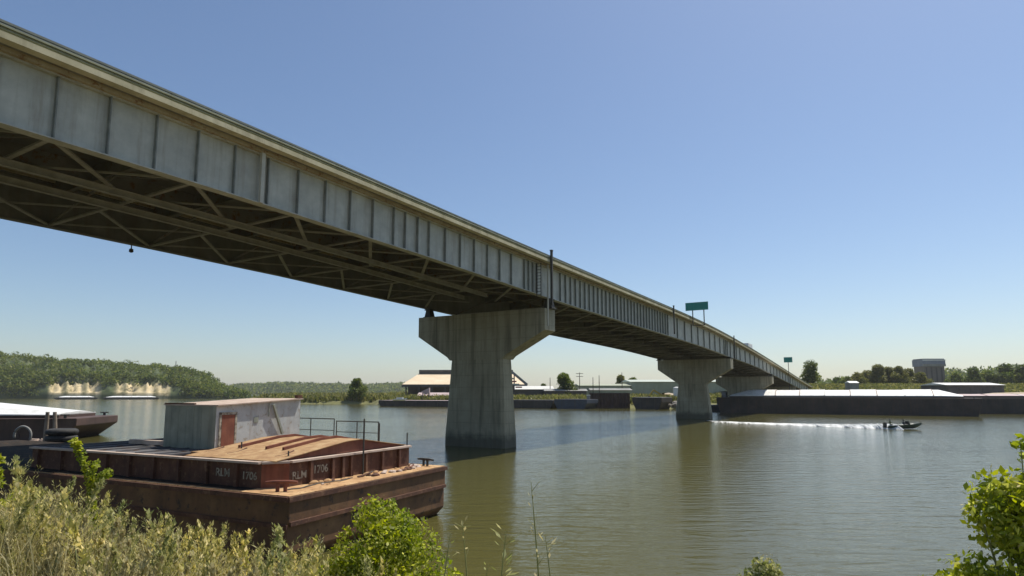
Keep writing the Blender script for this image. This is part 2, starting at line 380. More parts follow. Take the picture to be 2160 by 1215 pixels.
# ------------------------------------------------------------ near bank the photographer stands on
YT = [(-400, 1000), (0, 1012), (100, 1022), (200, 1070), (300, 1120), (400, 1150), (530, 1160), (650, 1160), (720, 1175), (930, 1250), (1200, 1310), (1600, 1330), (2160, 1300), (2600, 1290)]
def bank_z(x, y):
    yy = max(y, .3)
    px = 1080 + F * x / max(yy, 2.0)
    slope = (lerp(px, YT) - 829) / F
    ye = 7.6
    if yy <= ye:
        z = CAM_H - slope * max(yy, 2.0) - .84
        z = min(z, 3.95)
    else:
        px = 1080 + F * x / ye
        z = min(CAM_H - (lerp(px, YT) - 829) / F * ye - .84, 3.95)
        z -= (yy - ye) * .50
    z += .10 * math.sin(1.7 * x + .6) * math.sin(1.3 * y) + .05 * math.sin(4.1 * x + 2.2 * y)
    return max(z, -1.2)
def grid(name, xs, ys, fz, mat, kind='structure'):
    v = []; f = []
    for y in ys:
        for x in xs: v.append((x, y, fz(x, y)))
    n = len(xs)
    for j in range(len(ys) - 1):
        for i in range(n - 1):
            f.append((j * n + i, j * n + i + 1, (j + 1) * n + i + 1, (j + 1) * n + i))
    mb = MB(); mb.add(v, f)
    return tag(mb.build(name, mat, smooth=True, recalc=False), kind=kind)
grid('near_bank', np.concatenate([np.linspace(-60, -14, 16), np.linspace(-13, 13, 90), np.linspace(14, 60, 16)]), np.concatenate([np.linspace(-12, 1, 8), np.linspace(1.3, 19, 90)]), bank_z, M['bank'])

# ------------------------------------------------------------ far bank terrain
SHORE = [(-150, 322), (-134, 316), (-70, 314), (-57, 272), (-28, 266), (0, 232), (30, 229), (62, 224), (90, 218), (125, 206), (165, 202), (320, 190), (900, 170), (3000, 100)]
def far_z(x, y):
    if x < -175: return -2.0
    sh = lerp(x, SHORE) + 2.0 * math.sin(x * .09) + 1.2 * math.sin(x * .31)
    if x < -134: sh += (-134 - x) * 6
    d = y - sh
    z = np.interp(d, [-8, 0, 3, 12, 60, 130, 4000], [-2, 0, 1.4, 2.4, 3.2, 4.0, 6.0])
    k = min(max((x - 70) / 50, 0), 1)
    z += k * float(np.interp(d, [6, 40, 90, 160, 800], [0, 3.2, 5.6, 5.4, 1.0]))
    return float(z) + (.25 * math.sin(x * .21) * math.sin(y * .17) if d > 4 else 0)
grid('far_bank', np.concatenate([np.linspace(-240, 260, 220), np.linspace(270, 3200, 60)]), np.concatenate([np.linspace(180, 420, 120), np.linspace(430, 4500, 40)]), far_z, M['farbank'])

# ------------------------------------------------------------ foliage
def leaf_cloud(mb, centers, radii, n, size, flat=1.0, hang=.0, shell=.35):
    """n leaves (pointed quads) spread over blobs; uneven density leaves gaps"""
    centers = np.asarray(centers, float); radii = np.asarray(radii, float)
    w = radii.prod(1) ** (2 / 3); idx = rng.choice(len(centers), n, p=w / w.sum())
    d = rng.normal(size=(n, 3)); d /= np.linalg.norm(d, axis=1)[:, None]
    r = shell + (1 - shell) * rng.random(n) ** .6
    P = centers[idx] + d * radii[idx] * r[:, None]
    a = rng.normal(size=(n, 3)) + d * .5; a[:, 2] -= hang; a /= np.linalg.norm(a, axis=1)[:, None]
    b = np.cross(a, rng.normal(size=(n, 3))); b /= np.linalg.norm(b, axis=1)[:, None]
    s = size * (.55 + .9 * rng.random(n))[:, None]
    v = np.stack([P - a * s, P + b * s * .42 * flat, P + a * s, P - b * s * .42 * flat], 1).reshape(-1, 3)
    base = mb.n
    mb.v.append(v); mb.n += len(v)
    mb.f += [(base + 4 * i, base + 4 * i + 1, base + 4 * i + 2, base + 4 * i + 3) for i in range(n)]

def tree(name, label, X, Y, zb, H, W, mat, group=None, n=1400, leaf=.5, lobes=14, trunk_h=.3, squash=1.0, cat='tree', seed=0):
    st = random.Random(seed * 31 + int(X * 7))
    root = empty(name, (X, Y, zb), label=label, cat=cat, group=group)
    t = MB(); th = H * trunk_h; r0 = max(H * .022, .12)
    t.tube([(0, 0, -.5), (st.uniform(-.1, .1), 0, th * .6), (st.uniform(-.3, .3), 0, th), (st.uniform(-.4, .4), 0, H * .8)], [r0 * 1.3, r0, r0 * .8, r0 * .2], 7)
    cs = []; rs = []
    for i in range(lobes):
        a = st.uniform(0, 6.283); k = st.uniform(.1, 1) ** .6; h = st.uniform(.0, 1)
        wz = math.sin(min(h * 1.15 + .25, 1) * math.pi) ** .5 if h > .5 else .75 + .5 * h
        rr = W * .5 * k * .72 * min(wz, 1)
        c = (rr * math.cos(a), rr * math.sin(a) * .9, th + (H - th) * (.12 + .76 * h))
        s = W * st.uniform(.13, .24)
        cs.append(c); rs.append((s, s, s * .8 * squash))
        if i % 2 == 0: t.tube([(0, 0, th * st.uniform(.7, 1.1)), tuple(np.array(c) * [.5, .5, .85]), c], [r0 * .5, r0 * .3, r0 * .1], 5)
    t.build('trunk', M['bark'], root)
    c = MB(); leaf_cloud(c, cs, rs, n, leaf)
    c.build('crown', mat, root, recalc=False)
    return root

# ------------------------------------------------------------ bluff on the left, distant ridges
RIDGE = [(-500, 735), (-200, 745), (0, 757), (60, 762), (120, 769), (200, 771), (260, 776), (340, 782), (400, 787), (430, 796), (460, 813), (485, 826), (510, 833), (530, 840)]
def bluff():
    pxs = np.linspace(-480, 530, 260); ts = np.concatenate([np.linspace(0, .2, 22), np.linspace(.225, 1, 22)])
    v = []; cl = []
    for px in pxs:
        zt = CAM_H + (829 - (lerp(px, RIDGE) + 2.2 * math.sin(px * .11) + 1.2 * math.sin(px * .37))) / F * 700
        zt = max(zt, -1)
        c = 1.0 if (112 < px < 217 or 250 < px < 360) else 0.0
        c = max(0, min(1, min(px - 105, 222 - px) / 12)) + max(0, min(1, min(px - 244, 366 - px) / 12))
        c *= .75 + .4 * math.sin(px * .23) * math.sin(px * .071 + 1)
        for k in ts:
            Y = 606 + 230 * k ** 1.4
            base = zt * min(1, (k * 2.6) ** .75) if k < .6 else zt * (1 - .3 * (k - .6))
            lump = .5 + .5 * math.sin(px * .31 + 1.3 * math.sin(px * .083)) * math.sin(px * .127 + .7)
            ch = 12.5 + 3.0 * lump + 1.6 * math.sin(px * .9)
            cz = max(min(base, 6), ch * min(1, max(0, (k - .015)) / (.10 + .05 * lump))) if k < .17 else max(base, ch)
            z = base * (1 - c) + c * cz
            z += .9 * math.sin(px * .3 + k * 9) * (k > .05)
            if k == 0: z = -1
            X = (px - 1080) / F * Y / 1.0
            v.append((X, Y, z)); cl.append(c * (1 if k <= .13 else max(0, 1 - (k - .13) * 22)) * (.85 + .3 * lump))
    n = len(ts); f = []
    for i in range(len(pxs) - 1):
        for j in range(n - 1): f.append((i * n + j, i * n + j + 1, (i + 1) * n + j + 1, (i + 1) * n + j))
    mb = MB(); mb.add(v, f)
    o = mb.build('bluff', M['bluff'], smooth=True, recalc=False)
    a = o.data.attributes.new('cliff', 'FLOAT', 'POINT'); a.data.foreach_set('value', np.clip(cl, 0, 1))
    tag(o, kind='structure')
    V = np.array(v).reshape(len(pxs), n, 3); C = np.array(cl).reshape(len(pxs), n)
    cs = []; rs = []
    for _ in range(4200):
        i = rng.integers(0, len(pxs) - 1); j = rng.integers(1, n - 6); fr = rng.random()
        p = V[i, j] * (1 - fr) + V[i + 1, j] * fr
        k = C[i, j]
        if k > .3 and rng.random() < .93: continue
        if p[2] < .5: continue
        if (C[max(i - 6, 0):i + 7, 8] > .3).any() and p[2] < 12: continue
        s = rng.uniform(2.2, 5.6)
        cs.append((p[0] + rng.normal() * 1.0, p[1] + 1.5, p[2] + s * .45)); rs.append((s, s, s * .8))
    w = MB(); leaf_cloud(w, cs, rs, 120000, 1.2, shell=.6)
    tag(w.build('bluff_woods', M['leaf_far'], recalc=False), kind='stuff', label='dense green woods covering the bluff', cat='woods')
bluff()

def ridge(name, pts, Y, depth=260, woods=True, leaf=3.2, n=9000, label='', csize=9):
    x0, x1 = pts[0][0], pts[-1][0]
    pxs = np.linspace(x0, x1, 90); v = []; f = []
    prof = [(-depth, -3), (-depth * .55, .55), (0, 1), (depth * .6, .6), (depth, -3)]
    for px in pxs:
        zt = CAM_H + (829 - lerp(px, pts)) / F * Y - (csize * .3 if woods else 0)
        for dy, k in prof:
            z = zt * k if k > 0 else -3
            v.append(((px - 1080) / F * (Y + dy), Y + dy, z))
    for i in range(len(pxs) - 1):
        for j in range(4): f.append((i * 5 + j, i * 5 + j + 1, i * 5 + j + 6, i * 5 + j + 5))
    mb = MB(); mb.add(v, f); tag(mb.build(name, M['bluff'], smooth=True, recalc=False), kind='structure')
    V = np.array(v).reshape(len(pxs), 5, 3); cs = []; rs = []
    for _ in range(1500):
        i = rng.integers(0, len(pxs) - 1); a = rng.random(); b = rng.random()
        seg = rng.integers(0, 2)
        p = (V[i, seg] * (1 - a) + V[i, seg + 1] * a) * (1 - b) + (V[i + 1, seg] * (1 - a) + V[i + 1, seg + 1] * a) * b
        if p[2] < 1: continue
        s = csize * rng.uniform(.6, 1.1); cs.append((p[0], p[1], p[2] + s * .35)); rs.append((s * 1.4, s, s * .7))
    w = MB(); leaf_cloud(w, cs, rs, n, leaf, shell=.7)
    tag(w.build(name + '_woods', M['leaf_far'], recalc=False), kind='stuff', label=label, cat='woods')
ridge('distant_ridge', [(470, 822), (500, 814), (560, 810), (620, 809), (690, 812), (760, 813), (850, 811), (960, 816), (1040, 824)], 1900, 300, n=24000, label='blue-green wooded ridge far behind the left shore', leaf=5)
ridge('right_hill', [(1560, 824), (1640, 816), (1760, 806), (1950, 792), (1990, 787), (2060, 786), (2120, 780), (2200, 778), (2400, 778)], 850, 150, n=36000, label='dark wooded hills behind the tall dark building', leaf=2.4)

# grassy point that runs out from the far bank on the left
def tufts(name, area, n, h, w, mat, fz, label, cat, lean=.35, taper=True):
    mb = MB()
    P = np.array([area() for _ in range(n)])
    Z = np.array([fz(p[0], p[1]) for p in P])
    a = rng.random(n) * 6.283; H = h * (.5 + .8 * rng.random(n)); ww = w * (.6 + .8 * rng.random(n))
    lx = rng.normal(size=n) * lean * H; ly = rng.normal(size=n) * lean * H
    B = np.stack([P[:, 0], P[:, 1], Z - .05], 1)
    dx = np.stack([np.cos(a) * ww, np.sin(a) * ww, 0 * a], 1)
    mid = B + np.stack([lx * .35, ly * .35, H * .6], 1); tip = B + np.stack([lx, ly, H], 1)
    v = np.stack([B - dx, B + dx, mid + dx * .8, mid - dx * .8, tip], 1).reshape(-1, 3)
    b0 = mb.n; mb.v.append(v); mb.n += len(v)
    for i in range(n):
        k = b0 + 5 * i; mb.f.append((k, k + 1, k + 2, k + 3)); mb.f.append((k + 3, k + 2, k + 4))
    return tag(mb.build(name, mat, recalc=False), kind='stuff', label=label, cat=cat)
tufts('marsh_grass', lambda: (random.uniform(-140, -35), lerp(0, [(0, 0)]) + 316 + random.uniform(0, 55), 0), 9000, 2.6, .5, M['leaf_olive'], far_z, 'olive marsh grass on the low point beyond the water', 'grass')
tufts('levee_grass', lambda: (lambda x: (x, lerp(x, SHORE) + random.uniform(5, 110), 0))(random.uniform(-30, 300)), 26000, .9, .45, M['leaf_olive'], far_z, 'rough grass on the far bank levee', 'grass')

# ------------------------------------------------------------ the bridge
PHI = 31.2
BS, BQ = 53.2, -35.9                                   # pier next to the camera: along and across
cb, sb = math.cos(R(PHI)), math.sin(R(PHI))
def W(s, q, z=0.0): return Vector((sb * s + cb * q, cb * s - sb * q, z))
bridge = empty('road_bridge', W(BS + 1, BQ), -R(PHI), label='long grey steel girder road bridge on hammerhead concrete piers crossing the river', cat='bridge')
OFF = (BQ, BS + 1, 0)
ZT = [(-70, 19.5), (8, 19.36), (20, 19.30), (31, 19.13), (52, 18.86), (70, 18.68), (98, 18.42), (115, 18.08), (132, 17.47), (155, 16.35), (180, 14.98), (215, 12.9), (253, 10.6), (330, 6.4)]
def ztop(s):
    return (lerp(s - 6, ZT) + lerp(s, ZT) * 2 + lerp(s + 6, ZT)) / 4
GD = [(-70, 3.7), (20, 3.68), (34, 3.7), (52, 3.98), (60, 4.1), (98, 4.3), (132, 4.25), (171, 3.5), (330, 3.0)]
def gbot(s): return ztop(s) - lerp(s, GD)
S0, S1 = -62, 300
SS = list(np.arange(S0, S1 + .1, 3.0))
SB = list(np.arange(S0, 51.5, 3.0))
QN, QF, EN, EF = -28.4, -43.6, -27.3, -44.8            # girders and deck edges
def sweep(mb, q0, q1, f0, f1, ss=SS):
    secs = [[(q0, s, f0(s)), (q1, s, f0(s)), (q1, s, f1(s)), (q0, s, f1(s))] for s in ss]
    return mb.loft(secs)
def part(name, mat, mb, parent=bridge, **k): return mb.build(name, mat, parent, **k)
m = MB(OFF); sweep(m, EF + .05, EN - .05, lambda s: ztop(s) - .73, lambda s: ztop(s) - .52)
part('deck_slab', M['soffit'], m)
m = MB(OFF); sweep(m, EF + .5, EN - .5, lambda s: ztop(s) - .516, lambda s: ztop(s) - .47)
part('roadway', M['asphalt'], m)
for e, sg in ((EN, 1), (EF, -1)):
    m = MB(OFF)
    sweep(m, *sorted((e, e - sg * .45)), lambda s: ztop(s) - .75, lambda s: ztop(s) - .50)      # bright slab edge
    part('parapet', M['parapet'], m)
    m = MB(OFF)
    sweep(m, *sorted((e - sg * .12, e - sg * .40)), lambda s: ztop(s) - .497, lambda s: ztop(s) - .20)
    sweep(m, *sorted((e - sg * .03, e - sg * .42)), lambda s: ztop(s) - .28, lambda s: ztop(s) - .20)
    sweep(m, *sorted((e - sg * .05, e - sg * .41)), lambda s: ztop(s) - .395, lambda s: ztop(s) - .375)
    part('kerb_wall', M['upper'], m)
    m = MB(OFF)
    sweep(m, *sorted((e - sg * .12, e - sg * .24)), lambda s: ztop(s) - .09, lambda s: ztop(s) + .0)
    for s in np.arange(S0 + 1, S1, 2.0):
        m.box(*sorted((e - sg * .14, e - sg * .24)), s, s + .12, ztop(s) - .22, ztop(s) - .04)
    part('railing', M['rail'], m)
# haunch the overhang rests on
for q in (QN, QF):
    m = MB(OFF); sweep(m, q - .45, q + .45, lambda s: ztop(s) - .92, lambda s: ztop(s) - .72)
    part('haunch', M['haunch'], m)
STIFF = list(np.arange(-61.9, 31.5, 2.02)) + [32.2, 33.55, 34.85] + list(np.arange(36.8, 48.3, 1.95)) + [48.9, 49.7, 50.5, 51.3] \
    + list(np.arange(56.3, 94, 1.22)) + list(np.arange(98, 128, 4.2)) + [131, 132.5, 134, 137, 140.5, 143] + list(np.arange(147, 296, 6))
for q, sg in ((QN, 1), (QF, -1)):
    m = MB(OFF)
    sweep(m, q - .02, q + .02, lambda s: gbot(s) + .05, lambda s: ztop(s) - .92)
    sweep(m, q - .28, q + .28, lambda s: gbot(s), lambda s: gbot(s) + .055)
    sweep(m, q - .25, q + .25, lambda s: ztop(s) - .98, lambda s: ztop(s) - .922)
    nf_ = len(m.f)
    for s in STIFF:
        for side in (1,):
            a, b = sorted((q + sg * .0202, q + sg * .22))
            m.box(a, b, s - .025, s + .025, gbot(s) + .056, ztop(s) - .981)
    o = part('girder', [M['girder'] if sg > 0 else M['girder_shade'], M['stiff']], m)
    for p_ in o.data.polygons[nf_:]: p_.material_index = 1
for q in (-33.4, -38.6):
    m = MB(OFF); sweep(m, q - .02, q + .02, lambda s: ztop(s) - 1.7, lambda s: ztop(s) - .735)
    sweep(m, q - .15, q + .15, lambda s: ztop(s) - 1.74, lambda s: ztop(s) - 1.701)
    part('stringer', M['soffit'], m)
for q in (-32.5, -35.2):                                # twin walkway beams slung below
    m = MB(OFF); sweep(m, q - .13, q + .13, lambda s: gbot(s) - .30, lambda s: gbot(s) - .26, SB)
    sweep(m, q - .03, q + .03, lambda s: gbot(s) - .26, lambda s: gbot(s) + .02, SB)
    sweep(m, q - .12, q + .12, lambda s: gbot(s) + .02, lambda s: gbot(s) + .05, SB)
    part('walkway_beam', M['brace'], m)
NODES = [10.83 + 6.06 * k for k in range(-11, 47)]
NODES = [s for s in NODES if s < 285]
def br(p, q, w): return MB(OFF).bar(p, q, w, w * .8)
far_braces = MB(OFF)
for s in NODES:
    if s < -45: continue
    if any(abs(s - t) < 2.6 for t in (54.2, 136, 190)): continue
    zb = gbot(s) + .12; s2 = s + 6.06; zb2 = gbot(s2) + .12
    m = MB(OFF); m.bar((QF + .06, s, zb), (QN - .06, s, zb), .20, .10); part('cross_strut', M['brace'], m)
    m = MB(OFF); zt = ztop(s) - 1.35; m.box(QF + .03, QN - .03, s - .02, s + .02, zt - .40, zt + .58); m.box(QF + .03, QN - .03, s - .15, s + .15, zt - .44, zt - .402)
    # K frame
    m.bar((QN - .1, s, zb + .1), (-36.0, s, zt - .45), .12, .10); m.bar((QF + .1, s, zb + .1), (-36.0, s, zt - .45), .12, .10)
    part('floor_beam', M['soffit'], m)
    for (a, b, w) in (((QN - .05, s, zb), (-34.3, s2, zb2), .22), ((QN - .05, s2, zb2 + .13), (-34.3, s, zb + .13), .10),
                      ((-37.5, s, zb), (QF + .05, s2, zb2), .20), ((-37.5, s2, zb2 + .13), (QF + .05, s, zb + .13), .10)):
        if -10 < s < 122:
            m = MB(OFF); m.bar(a, b, w, .09); part('diagonal_brace', M['brace'], m)
        else: far_braces.bar(a, b, w, .09)
tag(part('bracing', M['brace'], far_braces), kind='stuff')

def pier(s0, top, z_shoulder, endh, w_cap=(-44.25, -28.35), w_top=(-39.9, -33.3), w_base=(-40.4, -32.9), zbase=-3.0, t_cap=2.5, t_sh=2.2):
    m = MB(OFF)
    ql, qr = w_cap
    a, b = w_top; c, d = w_base
    # cap: blunt ends, haunches running in to the shaft
    poly = [(ql, top), (ql, top - endh), (a - .35, z_shoulder + .25), (a, z_shoulder - .1), (b, z_shoulder - .1), (b + .35, z_shoulder + .25), (qr, top - endh), (qr, top)]
    m.prism([(p[0], p[1]) for p in poly], s0, s0 + t_cap, 'y')
    # tapered shaft with a chamfered footing course
    def sec(z, l, r, t0, t1, ch=.25):
        return [(l + ch, t0, z), (r - ch, t0, z), (r, t0 + ch, z), (r, t1 - ch, z), (r - ch, t1, z), (l + ch, t1, z), (l, t1 - ch, z), (l, t0 + ch, z)]
    y0 = s0 + .08; y1 = s0 + t_cap - .08
    m.loft([sec(zbase, c, d, y0 - .35, y1 + .35), sec(1.0, c + .03, d - .03, y0 - .30, y1 + .30), sec(z_shoulder - .05, a + .06, b - .06, y0, y1)])
    o = m.build('pier', M['pier_concrete'], bridge)
    for q in (QN, QF):
        k = MB(OFF); zc = s0 + t_cap / 2
        zb = gbot(zc)
        k.box(q - .55, q + .55, zc - .5, zc + .5, top + .002, top + .14)
        k.prism([(q - .45, top + .14), (q + .45, top + .14), (q + .22, zb - .12), (q - .22, zb - .12)], zc - .38, zc + .38, 'y')
        k.box(q - .4, q + .4, zc - .45, zc + .45, zb - .12, zb - .004)
        k.build('bearing', M['darksteel'], o)
    return o
pier(53.0, 13.82, 9.05, 2.15, t_cap=2.2)
pier(134.8, 12.72, 7.55, 2.1, w_cap=(-43.6, -27.9), w_top=(-39.2, -33.2), w_base=(-39.9, -32.6))
pier(189.0, gbot(190) - .75, 6.2, 2.0, w_cap=(-43.6, -27.9), w_top=(-40.4, -31.4), w_base=(-40.6, -31.2), zbase=-2)
# slender two-column bent on the far bank
m = MB(OFF); s_ = 240.0; tp = gbot(241) - .3
m.box(-44, -28, s_, s_ + 1.4, tp - 1.2, tp)
for q in (-41.5, -30.5): m.tube([(q, s_ + .7, -1), (q, s_ + .7, tp - 1.19)], .55, 12)
m.build('pier', M['pier_concrete'], bridge)
m = MB(OFF); m.prism([(-46, 0), (-26, 0), (-26, gbot(286) - .1), (-46, gbot(286) - .1)], 286, 300, 'y'); m.build('abutment', M['pier_concrete'], bridge)
# pipes: the dark mast-and-pipe at each pier, the pale downspout, hanging lamps
def mast(s, z0, z1, w=.26):
    m = MB(OFF); m.box(EN + .02, EN + .02 + w, s - w / 2, s + w / 2, z0, z1); m.box(EN + .0, EN + w + .04, s - w / 2 - .04, s + w / 2 + .04, z1, z1 + .12)
    o = m.build('joint_post', M['darksteel'], bridge); return o
mast(52.3, gbot(52) - 1.0, ztop(52) + .35, .20); mast(92.6, gbot(92.6) + .2, ztop(92.6) + .2, .17); mast(135.8, gbot(136) - .6, ztop(136) + .2, .17)
m = MB(OFF); m.tube([(-27.9, 52.85, 12.0), (-27.9, 52.85, ztop(53) - .8)], .085, 8)
m.build('drain_pipe', M['brace_pale'], bridge)
m = MB(OFF); m.box(QN + .23, QN + .42, 20.3, 20.52, gbot(20.5) + .0, ztop(20.5) - .76)
m.build('drain_pipe', M['brace_pale'], bridge)
m = MB(OFF)                                            # access ladder at the pier
for q in (QN + .35, QN + .8): m.bar((q, 50.9, gbot(51) - .3), (q, 50.9, ztop(51) - 1.0), .06)
for k in range(11): m.bar((QN + .35, 50.9, gbot(51) - .1 + .3 * k), (QN + .8, 50.9, gbot(51) - .1 + .3 * k), .04)
m.build('ladder', M['darksteel'], bridge)
for s, q in ((21.8, QF), (78.0, QF)):
    m = MB(OFF); z = gbot(s); m.tube([(q, s, z), (q, s, z - .28)], .04, 6); m.loft([[(q + r * math.cos(t), s + r * math.sin(t), z - h) for t in np.linspace(0, 6.283, 9)[:-1]] for h, r in ((.28, .05), (.32, .13), (.50, .15), (.56, .06))])
    m.build('navigation_lamp', M['darksteel'], bridge)

# green sign on outriggers beside the parapet, seen from the river
sg = empty('river_sign', W(103.2, EN, ztop(103.2) - 1.6), -R(PHI), label='green sign on two posts standing above the bridge parapet', cat='sign')
m = MB(); m.box(-1.0, 2.75, -.05, 0.0, 2.5, 3.85); m.build('sign_panel', M['green'], sg)
m = MB(); m.bar((.05, .06, .0), (2.1, .06, .0), .12); m.build('bracket', M['darksteel'], sg)
for x in (.15, 2.0):
    m = MB(); m.bar((x, .07, .0), (x, .07, 3.8), .14); m.build('post', M['darksteel'], sg)
sg2 = empty('road_sign', W(206, -25.6, ztop(206) - 4), -R(PHI), label='small dark green road sign on one post beside the far end of the bridge', cat='sign')
m = MB(); m.box(-1.2, 1.2, -.05, .05, 5.4, 7.0); m.build('sign_panel', M['green'], sg2)
m = MB(); m.tube([(0, .12, -8), (0, .12, 6.8)], .09, 8); m.build('post', M['darksteel'], sg2)

# box truck crossing
tr = empty('box_truck', W(172, -31.5, ztop(172) - .47), -R(PHI), label='pale box truck driving over the far end of the bridge', cat='truck')
m = MB(); m.box(-1.2, 1.2, -3.2, 2.6, .95, 3.5); o = m.build('cargo_box', M['white'], tr); bevel(o, .06)
m = MB(); m.prism([(2.7, .6), (4.9, .6), (4.9, 1.4), (4.3, 2.3), (2.7, 2.5)], -1.1, 1.1, 'x'); o = m.build('cab', M['pale_wall'], tr); bevel(o, .08)
m = MB(); m.prism([(4.93, 1.45), (4.35, 2.25), (4.33, 2.25), (4.9, 1.42)], -.9, .9, 'x'); m.build('windscreen', M['glass'], tr)
m = MB(); m.box(-.9, .9, -3.1, 4.7, .55, .8); m.build('chassis', M['darksteel'], tr)
for x in (-1.0, 1.0):
    for y in (-1.9, 3.7):
        m = MB(); m.tube([(x - .14, y, .48), (x + .14, y, .48)], .48, 14); m.build('wheel', M['rubber'], tr)

# ------------------------------------------------------------ foreground deck barge
BAZ = 26.0
fb = empty('deck_barge', (-7.2, 20.45, 0), -R(BAZ), label='rusty deck barge in the foreground with orange deck and stencilled coaming', cat='barge')
DZ = 2.15; LB, WB = 36.0, 9.45; Y0 = .78
m = MB()
# hull: square knuckled end with a rub strake and a rake below the waterline
m.prism([(0, DZ), (0, 1.3), (-.06, 1.24), (-.06, .35), (-1.2, -.8), (-LB, -.8), (-LB, DZ)], 0, WB, 'y')
o = m.build('hull', M['hull'], fb); bevel(o, .05)
m = MB(); m.box(-16.6, -.02, .02, WB - .02, DZ + .002, DZ + .03); m.build('deck', M['deck_rust'], fb)
m = MB(); m.box(-16.6, -2.3, .04, Y0 - .02, DZ + .031, DZ + .036); m.build('side_deck_shade', M['flat_deck'], fb)  # dark strip paints the coaming's shade onto the side walkway
m = MB(); m.box(-LB + .1, -16.61, .02, WB - .02, DZ + .002, DZ + .03); m.build('deck', M['flat_deck'], fb)
m = MB()
m.box(.002, .07, .05, WB - .05, 1.22, 1.36); m.box(.002, .08, -.05, WB + .05, DZ - .16, DZ + .0)
m.box(-LB, -.01, -.08, -.002, DZ - .16, DZ); m.box(-LB, -.01, -.07, -.002, 1.15, 1.28)
m.build('rub_rail', M['rust'], fb)
# coaming walls with a chamfered corner
X0, X1, Y0, Y1, CZ = -1.55, -16.5, .78, 8.75, 3.06
pl = [(X1, Y0), (X0 - .6, Y0), (X0, Y0 + .7), (X0, Y1), (X1, Y1)]
def wall(name, a, b, posts, mat, thick=.06):
    a = Vector((*a, 0)); b = Vector((*b, 0)); d = (b - a).normalized(); nrm = Vector((d.y, -d.x, 0))
    m = MB(); c = (a + b) / 2
    v = []
    for z in (DZ + .032, CZ - .04):
        for p in (a, b):
            for t in (0, -thick): v.append(tuple(p + nrm * t + Vector((0, 0, z))))
    m.add(v, [(0, 1, 3, 2), (4, 6, 7, 5), (0, 2, 6, 4), (1, 5, 7, 3), (0, 4, 5, 1), (2, 3, 7, 6)])
    L = (b - a).length
    for k in (posts if isinstance(posts, list) else [L * (k_ + .5) / posts for k_ in range(posts)] if posts else []):
        p = a + d * k + nrm * .07
        m.bar(tuple(p + Vector((0, 0, DZ + .033))), tuple(p + Vector((0, 0, CZ - .045))), .12, .13, up=tuple(d))
    o = m.build(name, mat, fb)
    r = MB(); r.bar(tuple(a + nrm * .03 + Vector((0, 0, CZ))), tuple(b + nrm * .03 + Vector((0, 0, CZ))), .24, .075)
    r.build('top_rail', M['pale_rust'], o)
    return o
wall('coaming_side', pl[0], pl[1], [X - X1 for X in (-15.9, -14.1, -12.4, -10.9, -9.4, -7.9, -6.43, -4.88, -3.30)], M['rust'])
wall('coaming_corner', pl[1], pl[2], 0, M['rust_red'])
wall('coaming_end', pl[2], pl[3], [q - Y0 - .7 for q in (2.47, 3.62, 4.2, 4.7, 5.6, 6.7, 7.9)], M['rust'])
wall('coaming_side', pl[3], pl[4], 10, M['rust'])
# crowned hatch cover over the near end, its red gable facing the end deck
CR = [(.95, 3.09), (4.6, 3.54), (5.5, 3.57), (7.7, 3.24), (8.65, 3.11)]
m = MB(); m.prism(CR, -6.5, X0 - .2, 'x'); o = m.build('hatch_cover', M['rust_red'], fb)
m = MB()
top = [(y, z + .004) for y, z in CR] + [(y, z + .03) for y, z in reversed(CR)]
m.prism(top, -6.45, X0 - .12, 'x'); m.build('hatch_skin', M['cover_rust'], o)
m = MB(); m.box(-7.78, -6.51, 2.2, 8.6, CZ - .05, CZ + .05); m.build('cover_landing', M['cover_rust'], fb)
for x in (-3.0, -3.9, -5.4):
    m = MB(); m.prism([(CR[0][0] + 1.6, 3.11 + .20), (4.6, 3.58), (5.5, 3.61), (7.7, 3.27), (7.7, 3.32), (5.5, 3.70), (4.6, 3.68), (CR[0][0] + 1.6, 3.11 + .32)], x - .05, x + .05, 'x'); m.build('hatch_rib', M['rust_red'], o)
m = MB()
m.box(X1 + .1, -7.78, Y0 + .1, Y1 - .1, CZ - .05, CZ + .015)
for x in np.arange(X1 + .8, -8, 1.25): m.box(x, x + .05, Y0 + .15, Y1 - .15, CZ + .016, CZ + .06)
m.build('hold_cover', M['deck_grey'], fb)
# cabin
CX0, CX1, KY0, KY1 = -11.2, -7.82, 3.35, 8.2
cab = MB()
cab.prism([(KY0, CZ + .02), (KY1, CZ + .02), (KY1, 5.18), (KY0, 4.95)], CX0, CX1, 'x')
cabin = cab.build('cabin', M['cabin'], fb)
m = MB(); m.prism([(CX0 + .02, CZ + .02), (CX1 - .02, CZ + .02), (CX1 - .02, 4.94), (CX0 + .02, 4.94)], KY0 - .012, KY0 - .002, 'y')
for x in np.arange(CX0 + .45, CX1, .5): m.box(x, x + .02, KY0 - .022, KY0 - .0125, CZ + .05, 4.92)
m.build('cabin_side_sheet', M['cabin_dark'], cabin)
m = MB(); m.prism([(KY0 - .06, 4.945), (KY1 + .02, 5.185), (KY1 + .02, 5.235), (KY0 - .06, 4.995)], CX0 - .04, CX1 + .17, 'x'); m.build('cabin_roof', M['pale_rust'], cabin)
m = MB(); m.box(CX0 + .0, CX0 + 2.0, KY0 - .05, KY0 + .05, 4.997, 5.06); m.build('roof_fitting', M['rust'], cabin)
m = MB(); m.box(CX1 - .1, CX1 + .12, KY1 - .3, KY1 + .0, 5.24, 5.40); m.build('roof_fitting', M['rust'], cabin)
m = MB(); m.box(CX1 + .004, CX1 + .045, 3.62, 4.28, CZ + .1, 4.55); m.build('cabin_door', M['rust_red'], cabin)
m = MB()
for y in (3.5, 4.30): m.box(CX1 + .003, CX1 + .05, y, y + .10, CZ + .05, 4.66)
m.box(CX1 + .003, CX1 + .05, 3.5, 4.40, 4.56, 4.665); m.build('door_frame', M['paint_white_old'], cabin)
